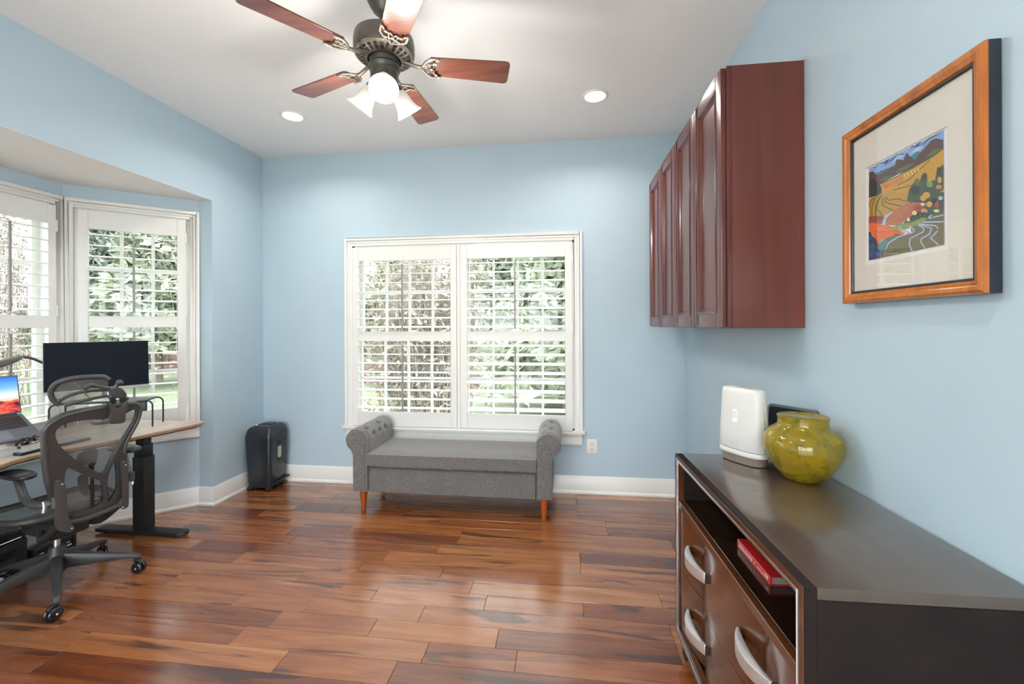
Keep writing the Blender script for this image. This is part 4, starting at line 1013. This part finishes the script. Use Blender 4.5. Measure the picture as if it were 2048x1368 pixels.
def under_desk():
    root = thing('printer', (-2.955, 1.72, 0), 'black printer with a cream paper tray on the floor under the desk', 'printer')
    x0, x1, y0, y1 = -3.105, -2.855, 1.50, 1.945
    G().box(x0, x1, y0, y1, .004, .17).obj('body', M['black'], root, bevel=.012, seg=3)
    G().box(x0+.004, x1-.004, y0+.004, y1-.004, .171, .215).obj('scanner_lid', M['blackg'], root, bevel=.01, seg=3)
    G().box(x1-.002, x1+.012, y0+.06, y1-.06, .065, .13).obj('output_slot', M['blackg'], root, bevel=.004)
    G().box(x0+.05, x1-.03, y0+.08, y1-.1, .216, .228).obj('paper_stack', pm('cream_paper', (.62, .59, .42), .8), root, smooth=0)
    G().tube([(x1-.004, y0+.03, .18), (x1-.004, y1-.03, .18)], .004, 8).obj('lid_strip', M['chrome'], root)
    for xx in (x0+.03, x1-.03):
        for yy in (y0+.04, y1-.04): G().lathe([(.012, 0), (.012, .0045)], 12, Matrix.Translation((xx, yy, 0))).obj('foot', M['black'], root)
    ps = thing('power_strip', (-2.87, 2.05, 0), 'black power strip with white socket marks on the floor beside the printer', 'power strip')
    x0, x1, y0, y1 = -2.90, -2.84, 1.962, 2.16
    G().box(x0, x1, y0, y1, .0, .085).obj('housing', M['black'], ps, bevel=.005)
    wm_ = pm('socket_white', (.6, .6, .58), .5)
    for k in range(3):
        yy = y0+.035+k*.062
        s = G().box(x1-.0005, x1+.002, yy-.022, yy+.022, .02, .07).obj('socket', M['blackg'], ps, bevel=.001, seg=1)
        G().box(x1+.0015, x1+.0025, yy-.012, yy+.012, .030, .040).obj('socket_mark', wm_, s, smooth=0)
        G().box(x1+.0015, x1+.0025, yy-.012, yy+.004, .050, .056).obj('socket_mark', wm_, s, smooth=0)
under_desk()

# ================================================================== office chair
def catmull(P, closed=True, n=4):
    N = len(P); o = []
    for i in range(N if closed else N-1):
        g = lambda k: V(P[k % N]) if closed else V(P[max(0, min(N-1, k))])
        a, b, c, d = g(i-1), g(i), g(i+1), g(i+2)
        for k in range(n):
            t = k/n; o.append(.5*((2*b)+(c-a)*t+(2*a-5*b+4*c-d)*t*t+(3*b-a-3*c+d)*t**3))
    if not closed: o.append(V(P[-1]))
    return o
def chair():
    gr = pm('graphite_plastic', (.046, .046, .047), .42, var=.08, bump=.08, bs=900); dk = pm('chair_dark', (.020, .020, .021), .5, var=.1); lg = pm('graphite_light', (.080, .080, .081), .38, .2, var=.06)
    pad = pm('armpad_vinyl', (.022, .022, .026), .33, var=.08)
    t = NT('pellicle_mesh'); tr = t.new('ShaderNodeBsdfTransparent'); mx = t.new('ShaderNodeMixShader')
    t.set(Base_Color=t.ramp(t.noise(700, 1, vec=t.pos()), [(.3, (.12, .117, .115)), (.7, (.22, .215, .21))]), Roughness=.6)
    mx.inputs[0].default_value = .58; t.l(tr.outputs[0], mx.inputs[1]); t.l(t.p.outputs[0], mx.inputs[2]); t.l(mx.outputs[0], t.out.inputs[0]); mesh_m = t.mat
    hub = V((-2.48, 1.80, 0)); root = thing('office_chair', hub, 'graphite mesh office chair with headrest and five star caster base at the desk', 'chair')
    rec = r_(14); Z = V((0, 0, 1)); P0 = hub-CF*.28+Z*.55; N = (-CF*math.cos(rec)-Z*math.sin(rec)).normalized(); UP = (-CF*math.sin(rec)+Z*math.cos(rec)).normalized()
    def uv(x, y): p = onp(x, y, P0, N)-P0; return V((p.dot(CU), p.dot(UP)))
    def pl(u, v, d): return P0+CU*u+UP*v+N*(d-.35*u*u)
    def PX(x, y, d=0): q = uv(x, y); return pl(q.x, q.y, d)
    z3 = lambda L_: [(80+x/8.533, 740+y/8.533) for x, y in L_]
    z8 = lambda L_: [(80+x/6.838, 860+y/6.838) for x, y in L_]
    def plate(loops, d0, d1):
        bm = bmesh.new(); idx = []; allp = []; edges = []
        for Lp in loops:
            vs = [bm.verts.new((p.x, p.y, 0)) for p in Lp]; st = len(allp); allp += Lp
            idx.append(range(st, st+len(Lp)))
            edges += [bm.edges.new((vs[i], vs[(i+1) % len(vs)])) for i in range(len(vs))]
        bm.verts.index_update(); bmesh.ops.triangle_fill(bm, use_beauty=True, edges=edges); bm.verts.index_update()
        tri = [tuple(v.index for v in f.verts) for f in bm.faces]; bm.free()
        n = len(allp); g = G(); fs = list(tri)
        if d1 is None: return g.add([pl(p.x, p.y, d0) for p in allp], fs)
        fs += [tuple(i+n for i in f[::-1]) for f in tri]
        for r in idx:
            r = list(r)
            for k in range(len(r)): a, b = r[k], r[(k+1) % len(r)]; fs.append((a, b, b+n, a+n))
        return g.add([pl(p.x, p.y, d0) for p in allp]+[pl(p.x, p.y, d1) for p in allp], fs)
    outer = [(86.5, 866), (89.4, 857), (97.6, 846.5), (109.3, 838), (126.9, 829), (150.3, 821.5), (179.6, 815), (212, 809), (250, 804.5), (272, 803), (281, 808), (284, 818), (279, 838), (267.5, 860), (254, 884), (249, 905), (247, 935), (246, 965), (243, 990), (232, 1007), (205, 1024), (175, 1036), (145, 1046), (127, 1048), (116, 1036), (104, 1005), (93, 972), (88, 930), (86.5, 895)]
    up = [(110.5, 872), (113, 859), (124.5, 849.5), (144.5, 842.5), (173.8, 838.5), (209, 836), (241.7, 829), (262, 820.5), (271.5, 818.5), (274, 824), (271, 836), (262.8, 852), (248.8, 873), (236, 894), (222, 918), (211, 940), (204.5, 947.5), (197, 945.5), (182.4, 938), (163, 928), (145.8, 916), (129.7, 902), (117, 888)]
    lo = [(133, 936), (140, 936.5), (160, 946), (182, 955), (200, 962), (204, 972), (205, 1000), (200, 1008), (182, 1017), (160, 1023), (142, 1029), (134, 1026), (129, 1005), (127, 975), (128, 950)]
    lr = [(214, 952), (222, 930), (230, 924), (234, 945), (234, 972), (231, 985), (222, 997), (214, 1002), (213, 980)]
    def loop(L_): return catmull([uv(*p) for p in L_], True, 3)
    fr = plate([loop(outer), loop(up), loop(lo), loop(lr)], -.012, .012).obj('back_frame', gr, root, bevel=.004, seg=2, smooth=50)
    inn = [uv(*p) for p in outer]; cc = sum(inn, V((0, 0)))/len(inn); inn = [cc+(p-cc)*.95 for p in inn]
    plate([catmull(inn, True, 3)], -.013, None).obj('back_mesh', mesh_m, root, smooth=60)
    # raised outer rim
    G().tube([pl(p.x, p.y, .008) for p in catmull([cc+(uv(*q)-cc)*.965 for q in outer[:15]+outer[26:]][-3:]+[cc+(uv(*q)-cc)*.965 for q in outer[:16]], False, 3)], .0085, 8).obj('rim', lg, fr, smooth=60)
    # lumbar support: pads, post and knobs behind the mesh
    for L_, d in ((z8([(565, 480), (560, 380), (620, 320), (760, 275), (820, 285), (830, 350), (790, 500), (690, 500)]), -.020), (z8([(560, 700), (620, 630), (690, 620), (700, 760), (700, 900), (640, 920), (580, 850)]), -.020)):
        plate([catmull([uv(*p) for p in L_], True, 3)], d-.010, d).obj('lumbar_pad', dk, root, bevel=.003)
    G().tube([PX(*p, -.012) for p in z8([(725, 480), (735, 600), (735, 800), (735, 1070)])], [.011, .007, .007, .007], 10).obj('lumbar_post', dk, root)
    for p, r in (((770, 935), .011), ((950, 870), .008)): G().ball(PX(*z8([p])[0], .004), r, r, r, 14, 10).obj('lumbar_knob', gr, root)
    # side brackets and lower bar
    for L_ in (z8([(170, 740), (190, 690), (240, 668), (285, 700), (310, 780), (325, 1000), (345, 1180), (410, 1290), (400, 1335), (330, 1365), (220, 1345), (180, 1290), (172, 1000)]), z8([(1072, 450), (1090, 415), (1130, 412), (1150, 470), (1165, 620), (1172, 960), (1150, 1030), (1080, 1055), (1035, 1010), (1085, 950), (1098, 800), (1082, 560)])):
        bk = plate([catmull([uv(*p) for p in L_], True, 3)], .013, .034).obj('side_bracket', lg, root, bevel=.005, seg=2, smooth=50)
    for p in ((252, 710), (380, 1305), (1118, 450), (1085, 1030)):
        G().ball(PX(*z8([p])[0], .034), .0045, .0045, .0035, 12, 6).obj('bolt', M['steel'], root)
    G().tube([PX(*p, .014) for p in z8([(370, 1250), (600, 1200), (850, 1105), (1060, 1020)])], .0135, 10).obj('lower_bar', gr, root, smooth=60)
    # armrests
    def arm(px_post, px_end, off, ln, sgn):
        A0 = PX(*px_post[0], .01)
        pts = [A0]+[onp(x, y, A0+CU*off, CU) for x, y in px_post[1:]]
        ar = G().tube(catmull(pts, False, 4), .0155, 10).obj('arm_support', lg, root, smooth=60)
        e = onp(*px_end, A0+CU*off, CU); g = G(); c = e+CF*ln/2
        Rm = Matrix((CF, CU, Z)).transposed()
        g.ball((0, 0, 0), ln/2, .043, .017, 26, 14); g.v = [c+Rm @ V((math.copysign(abs(p.x/(ln/2))**.7, p.x)*ln/2, math.copysign(abs(p.y/.043)**.8, p.y)*.043, math.copysign(abs(p.z/.017)**.75, p.z)*.017)) for p in g.v]
        g.obj('arm_pad', pad, root, smooth=60)
        return A0, pts
    A0, pp = arm([(110, 1004), (84, 1011), (64, 1010), (48, 994), (40, 972), (36, 962)], (61, 955), -.035, .21, -1)
    k = pp[1]; G().tube([k+N*.012+Z*.02, k+N*.02, k+N*.014-Z*.025], [.006, .008, .009], 10).obj('arm_lever', M['steel'], root)
    G().tube([A0-CU*.0+Z*.028, A0-Z*.02], .021, 12).obj('arm_clamp', gr, root)
    A1, pp = arm([(250, 955), (258, 948), (252, 930), (248, 910), (247, 903)], (274, 900), .035, .20, 1)
    G().tube([A1+CU*.02+Z*.02, A1+CU*.02-Z*.022], .018, 12).obj('arm_clamp', gr, root)
    G().ball(A1+CU*.022+N*.015-Z*.03, .006, .006, .012, 10, 8).obj('arm_lever', M['steel'], root)
    # seat: frame ring and mesh
    sc_ = hub+CF*.055; zs = .415
    def seatp(s, q, dz=0):
        return sc_+CU*(q)+CF*(s)+Z*(zs+dz-.03*max(0, (s-.08)/.14)**2*(1 if s > .08 else 0))
    ring = [(.215*math.copysign(abs(math.cos(a))**.75, math.cos(a)), .205*math.copysign(abs(math.sin(a))**.75, math.sin(a))) for a in [2*math.pi*k/36 for k in range(36)]]
    G().tube([seatp(s, q) for s, q in ring], .016, 10, closed=True).obj('seat_frame', gr, root, smooth=60)
    g = G(); vs = []; n = 13
    for i in range(n):
        for k in range(36): s, q = ring[k]; f_ = i/(n-1); vs.append(seatp(s*f_*.96, q*f_*.96, -.020*(1-f_*f_)))
    fs = [(i*36+j, i*36+(j+1) % 36, (i+1)*36+(j+1) % 36, (i+1)*36+j) for i in range(n-1) for j in range(36)]
    g.add(vs, fs).obj('seat_mesh', mesh_m, root, smooth=60)
    # mechanism, yoke to the back, levers
    fH = lambda a, b, z: hub+CU*a+CF*b+Z*z
    G().box(-.075, .075, -.12, .13, .285, .365, fn=fH).obj('tilt_mechanism', dk, root, bevel=.02, seg=3)
    for q in (-.13, .13):
        G().tube([fH(q*.5, .10, .34), fH(q, .06, .365), fH(q*1.25, 0, .385), fH(q*1.35, -.08, .40)], .015, 10).obj('seat_strut', dk, root, smooth=60)
        e = PX(*((128, 1040) if q < 0 else (240, 1008)), .005)
        G().tube(catmull([fH(q*.6, -.06, .325), fH(q*.8, -.13, .315), e], False, 4), .0165, 10).obj('back_yoke', dk, root, smooth=60)
    G().tube([fH(-.07, .05, .33), fH(-.19, .05, .335)], .006, 8).obj('tilt_lever', M['black'], root); G().ball(fH(-.2, .05, .335), .016, .016, .016, 12, 8).obj('tilt_knob', dk, root)
    G().lathe([(.014, .20), (.014, .30)], 18, Matrix.Translation(hub)).obj('gas_column', M['chrome'], root)
    G().lathe([(.0, .085), (.032, .088), (.036, .11), (.036, .185), (.030, .20), (.026, .215), (0, .216)], 24, Matrix.Translation(hub)).obj('base_hub', gr, root, smooth=40)
    cas = [(-95), (10), (150), (215), (300)]
    for k in range(5):
        a = math.radians(-36+72*k); o = V((math.cos(a), math.sin(a), 0)); s = V((-o.y, o.x, 0))
        secs = [(.020, .097, .182, .022), (.05, .100, .176, .0215), (.15, .093, .146, .018), (.24, .088, .118, .0155), (.285, .082, .106, .0155), (.303, .074, .101, .016), (.314, .072, .094, .013), (.318, .074, .086, .010)]
        g = G(); vs = []; 
        for r, z0, z1, w in secs:
            for j in range(10):
                t_ = 2*math.pi*j/10+math.pi/10; ct, st = math.cos(t_), math.sin(t_)
                vs.append(hub+o*r+s*(w*math.copysign(abs(ct)**.6, ct))+Z*((z0+z1)/2+(z1-z0)/2*math.copysign(abs(st)**.6, st)))
        m_ = len(secs); fs = [(i*10+j, i*10+(j+1) % 10, (i+1)*10+(j+1) % 10, (i+1)*10+j) for i in range(m_-1) for j in range(10)]+[tuple(range(10))[::-1], tuple((m_-1)*10+j for j in range(10))]
        g.add(vs, fs).obj('base_leg', gr, root, smooth=50)
        cb = math.radians(cas[k]); co = V((math.cos(cb), math.sin(cb), 0)); cs = V((-co.y, co.x, 0)); pc = hub+o*.300
        ax = pc+co*.012+Z*.0285
        cg = G().lathe([(.006, .05), (.006, .076), (.011, .0765), (.011, .07)], 12, Matrix.Translation(pc))
        cg.tube([ax+Z*.034-co*.018, ax+Z*.034+co*.006, ax+Z*.024+co*.02], .010, 8); cg.tube([ax-cs*.008+Z*.0, ax+cs*.008], .009, 10)
        cg.box(-.004, .004, -.004, .004, -.002, .036, fn=lambda x, y_, z: ax+co*x+cs*y_+Z*z)
        c_ = cg.obj('caster', M['black'], root, smooth=50)
        for sg in (-1, 1):
            Rm = Matrix.Translation(ax+cs*(sg*.0125)) @ V((0, 0, 1)).rotation_difference(cs).to_matrix().to_4x4()
            G().lathe([(.0, -.0085), (.020, -.0085), (.0265, -.005), (.0285, 0), (.0265, .005), (.020, .0085), (0, .0085)], 24, Rm).obj('wheel', M['blackg'], c_, smooth=40)
            G().ball(ax+cs*(sg*.0212), .005, .005, .005, 10, 6).obj('axle_cap', M['steel'], c_)
    # headrest
    hz = z3([(520, 690), (430, 610), (405, 480), (470, 350), (610, 250), (800, 190), (1000, 160), (1150, 150), (1225, 190)])
    def HP(p, d): return PX(p[0], p[1], d)
    ds = [-.075, -.085, -.09, -.085, -.07, -.055, -.04, -.03, -.02]
    hr = G().tube(catmull([HP(p, d) for p, d in zip(hz, ds)], False, 4), .0105, 10).obj('headrest_frame', gr, root, smooth=60)
    for L_, d0, d1 in ((z3([(480, 640), (640, 510), (830, 430), (1020, 385), (1200, 365)]), -.075, -.02), (z3([(600, 700), (780, 600), (960, 520), (1180, 455)]), -.07, -.01)):
        n = len(L_); G().tube(catmull([HP(p, d0+(d1-d0)*i/(n-1)) for i, p in enumerate(L_)], False, 4), .0065, 8).obj('headrest_rod', gr, root, smooth=60)
    hm = [HP(p, d-.004) for p, d in zip(hz, ds)]; low = [HP(p, -.07+.055*i/4) for i, p in enumerate(z3([(600, 700), (760, 610), (920, 540), (1060, 490), (1180, 455)]))]
    a_ = catmull(hm, False, 2); b_ = catmull(low, False, 4)
    g = G(); g.add(a_+b_, [(i, i+1, len(a_)+i+1, len(a_)+i) for i in range(min(len(a_), len(b_))-1)]); g.obj('headrest_mesh', mesh_m, root, smooth=60)
    G().tube(catmull([HP(p, -.01) for p in z3([(770, 295), (900, 270), (1060, 300), (1250, 330)])], False, 4), [.0095]+[.008]*11+[.013], 10).obj('headrest_link', lg, root, smooth=60)
    for p, r in (((790, 290), .0135), ((1360, 215), .0135), ((1215, 450), .0125), ((1480, 490), .010)): G().ball(HP(z3([p])[0], .0), r*1.1, r, r, 14, 10).obj('pivot_knob', gr, root)
    G().tube([HP(p, -.002) for p in z3([(1270, 330), (1320, 260), (1360, 220)])], .0075, 8).obj('headrest_link', lg, root)
    G().tube([HP(p, -.03) for p in z3([(670, 265), (910, 500)])], .0028, 8).obj('pull_rod', M['chrome'], root)
    def pp_(L_, d0, d1, nm, m_): return plate([catmull([uv(*p) for p in z3(L_)], True, 3)], d0, d1).obj(nm, m_, root, bevel=.004, seg=2, smooth=50)
    pp_([(1200, 310), (1330, 290), (1400, 330), (1450, 400), (1440, 440), (1300, 470), (1230, 440), (1190, 370)], -.016, .016, 'headrest_block', lg)
    pp_([(1095, 530), (1150, 525), (1200, 590), (1290, 625), (1370, 590), (1440, 510), (1455, 560), (1400, 720), (1385, 860), (1170, 890), (1110, 860), (1150, 760), (1150, 640)], .004, .030, 'headrest_bracket', lg)
    G().tube([HP(p, .004) for p in z3([(1230, 460), (1240, 560)])], .012, 10).obj('headrest_neck', dk, root); G().tube([HP(p, .004) for p in z3([(1390, 440), (1400, 540)])], .010, 10).obj('headrest_neck', dk, root)
chair()

# ================================================================== outside: lawn, fence, shrubs and trees seen through the shutters
GZ = -1.7
M['grass'] = pm('lawn', (.21, .25, .15), .9, var=.2, scale=4)
tag(G().box(-9, 8, -14, REAR-.6, GZ, GZ+.06).obj('bounce_patio', pm('bounce_concrete', (.64, .635, .62), .9, var=.1, scale=2), None, smooth=0), kind='structure')  # unseen pale slab, added to bounce daylight up to the ceiling
tag(G().add([(-90, 3.7, GZ), (60, 3.7, GZ), (60, 90, GZ), (-90, 90, GZ)], [(0, 1, 2, 3)]).add([(-90, -60, GZ), (60, -60, GZ), (60, 3.7, GZ), (-90, 3.7, GZ)], [(0, 1, 2, 3)]).obj('ground', M['grass'], None, smooth=0), kind='structure')
def fence():
    m = pm('red_fence', (.27, .17, .15), .8, var=.2, scale=3)
    pts = [V((16, 13, GZ)), V((3, 16.7, GZ)), V((-25.8, 25, GZ)), V((-44, 30, GZ))]
    root = thing('wooden_fence', pts[1], 'low red brown wooden fence across the far end of the lawn', 'fence')
    g = G()
    for i in range(3):
        a, b = pts[i], pts[i+1]; d = (b-a).normalized(); n = V((-d.y, d.x, 0)); ln = (b-a).length; k = 0.
        f = lambda p, q, z: a+d*p+n*q+V((0, 0, z))
        while k < ln: g.box(k, k+.125, -.012, .012, .06, 1.15+.02*math.sin(k*7), fn=f); k += .14
        k = 0
        while k < ln: G().box(k-.05, k+.05, .014, .11, 0, 1.2, fn=f).obj('post', m, root, smooth=0); k += 2.4
        for z in (.25, .9): G().box(0, ln, .013, .05, z, z+.09, fn=f).obj('rail', m, root, smooth=0)
    tag(g.obj('boards', m, root, smooth=0), kind='stuff')
fence()
def leaves(g, c, n, shape, size, rnd):
    for _ in range(n):
        p = V(c)+shape(rnd); s = size*rnd.uniform(.6, 1.4)
        a = V((rnd.gauss(0, 1), rnd.gauss(0, 1), rnd.gauss(0, .7))).normalized(); b = a.cross(V((rnd.gauss(0, 1), rnd.gauss(0, 1), rnd.gauss(0, 1)))).normalized()
        g.add([p-a*s, p+b*s*.35, p+a*s, p-b*s*.35], [(0, 1, 2, 3)])
GREENS = [pm('needle_green_hazed', (.29, .33, .245), .8, var=.2, scale=5), pm('needle_pale_hazed', (.36, .40, .29), .8, var=.18, scale=5), pm('needle_blue_hazed', (.28, .32, .275), .8, var=.18, scale=5)]  # needle colours paled so that haze is painted in
TWIG = [pm('dry_twig', (.33, .275, .23), .85, var=.25, scale=14), pm('dry_twig_pale', (.38, .335, .285), .85, var=.25, scale=14), pm('dry_leaf', (.31, .245, .21), .85, var=.25, scale=6)]
def conifer(x, y, h, r, k, label, seed, n=5200, size=.34, base=1.5):
    rn = random.Random(seed); root = thing('evergreen_tree', (x, y, GZ), label, 'tree', None)
    G().tube([(x, y, GZ), (x, y, GZ+h*.5), (x, y, GZ+h*.97)], [.16, .1, .02], 8).obj('trunk', TWIG[2], root)
    lay = 26
    def shp(r_n):
        t = r_n.random()**1.35; ly = int(t*lay)/lay+.03*r_n.random(); ang = r_n.random()*6.283
        rr = r*(1-ly)*(.35+.65*math.sqrt(r_n.random()))*(1+.25*math.sin(ang*5+ly*40)); return V((rr*math.cos(ang), rr*math.sin(ang), base+ly*(h-base)-rr*.12))
    g = G(); leaves(g, (x, y, GZ), n, shp, size, rn); tag(g.obj('needles', GREENS[k], root, smooth=0), kind='stuff')
def bare(x, y, h, r, k, label, seed, n=620, leafn=900, name='bare_shrub'):
    rn = random.Random(seed); root = thing(name, (x, y, GZ), label, 'shrub' if name == 'bare_shrub' else 'tree', None)
    g = G()
    for _ in range(n):
        a = rn.random()*6.283; b = V((x+rn.gauss(0, r*.22), y+rn.gauss(0, r*.22), GZ)); t = rn.uniform(.45, 1); top = V((x+math.cos(a)*r*rn.random(), y+math.sin(a)*r*rn.random(), GZ+h*t))
        mid = (b+top)/2+V((rn.gauss(0, .12), rn.gauss(0, .12), .1)); w = rn.uniform(.006, .016)
        g.tube([b, mid, top], [w, w*.7, .003], 3)
        for _ in range(2):
            q = mid.lerp(top, rn.random()); e = q+V((rn.gauss(0, .3), rn.gauss(0, .3), rn.uniform(.05, .5))); g.tube([q, e], [w*.5, .002], 3)
    tag(g.obj('twigs', TWIG[k], root, smooth=0), kind='stuff')
    g = G(); leaves(g, (x, y, GZ), leafn, lambda q: V((q.gauss(0, r*.5), q.gauss(0, r*.5), h*q.uniform(.12, .98))), .075, rn); tag(g.obj('dry_leaves', TWIG[(k+1) % 3], root, smooth=0), kind='stuff')
bare(-2.75, 8.2, 4.6, 1.35, 0, 'large dry tan shrub close outside the back window', 3, 900, 4200)
conifer(.7, 14.6, 10.5, 3.4, 1, 'broad pale green evergreen on the lawn in front of the fence', 11, 12000, .30)
conifer(-4.2, 26, 13, 4.0, 0, 'dark evergreen beyond the fence, behind the tan shrub', 12, 8000, .42)
conifer(5.2, 23, 13, 4.2, 2, 'bluish evergreen beyond the fence, behind the broad pale evergreen', 13, 8000, .42)
conifer(-12.5, 32, 15, 3.4, 1, 'tall pale evergreen beyond the fence, first from the tan shrub side', 14, 9000, .48)
conifer(-21.5, 32.5, 16, 3.5, 0, 'tall green evergreen beyond the fence, between a pale and a bluish one', 15, 9000, .48)
conifer(-31, 34.5, 17, 3.6, 2, 'tall bluish evergreen beyond the fence, seen through the angled bay window', 16, 9000, .5)
conifer(-41.5, 37, 17, 3.7, 1, 'tall pale evergreen far beyond the fence corner', 21, 9000, .5)
conifer(-16.8, 43, 18, 4.0, 2, 'bluish evergreen in the far back row, behind the gap of two tall ones', 31, 8000, .55)
conifer(-26.5, 46, 19, 4.2, 1, 'pale evergreen in the far back row, seen over the monitor', 32, 8000, .55)
conifer(-38.5, 46.5, 20, 4.4, 0, 'green evergreen in the far back row, beyond the fence corner', 33, 8000, .55)
conifer(-6, 39, 17, 4.0, 0, 'green evergreen in the far back row, behind the tan shrub', 34, 8000, .55)
conifer(-20.8, 19.6, 13, 2.8, 1, 'pale evergreen on the lawn itself, seen through the angled bay window', 41, 9000, .34, 2.2)
conifer(-29.5, 23.2, 14, 2.9, 2, 'bluish evergreen on the lawn itself, next to the bare bay trees', 42, 9000, .34, 2.2)
bare(-12.6, 14.5, 7.5, 2.2, 1, 'slim bare pale tree on the lawn outside the angled bay window', 17, 260, 1500, 'bare_tree')
bare(-20.5, 12.6, 10, 2.4, 2, 'bare brown leafy tree on the lawn outside the far bay window', 18, 420, 9000, 'bare_tree')
bare(-31, 15.2, 10, 2.6, 0, 'broad tan bare tree on the lawn behind the brown leafy one', 19, 420, 9000, 'bare_tree')
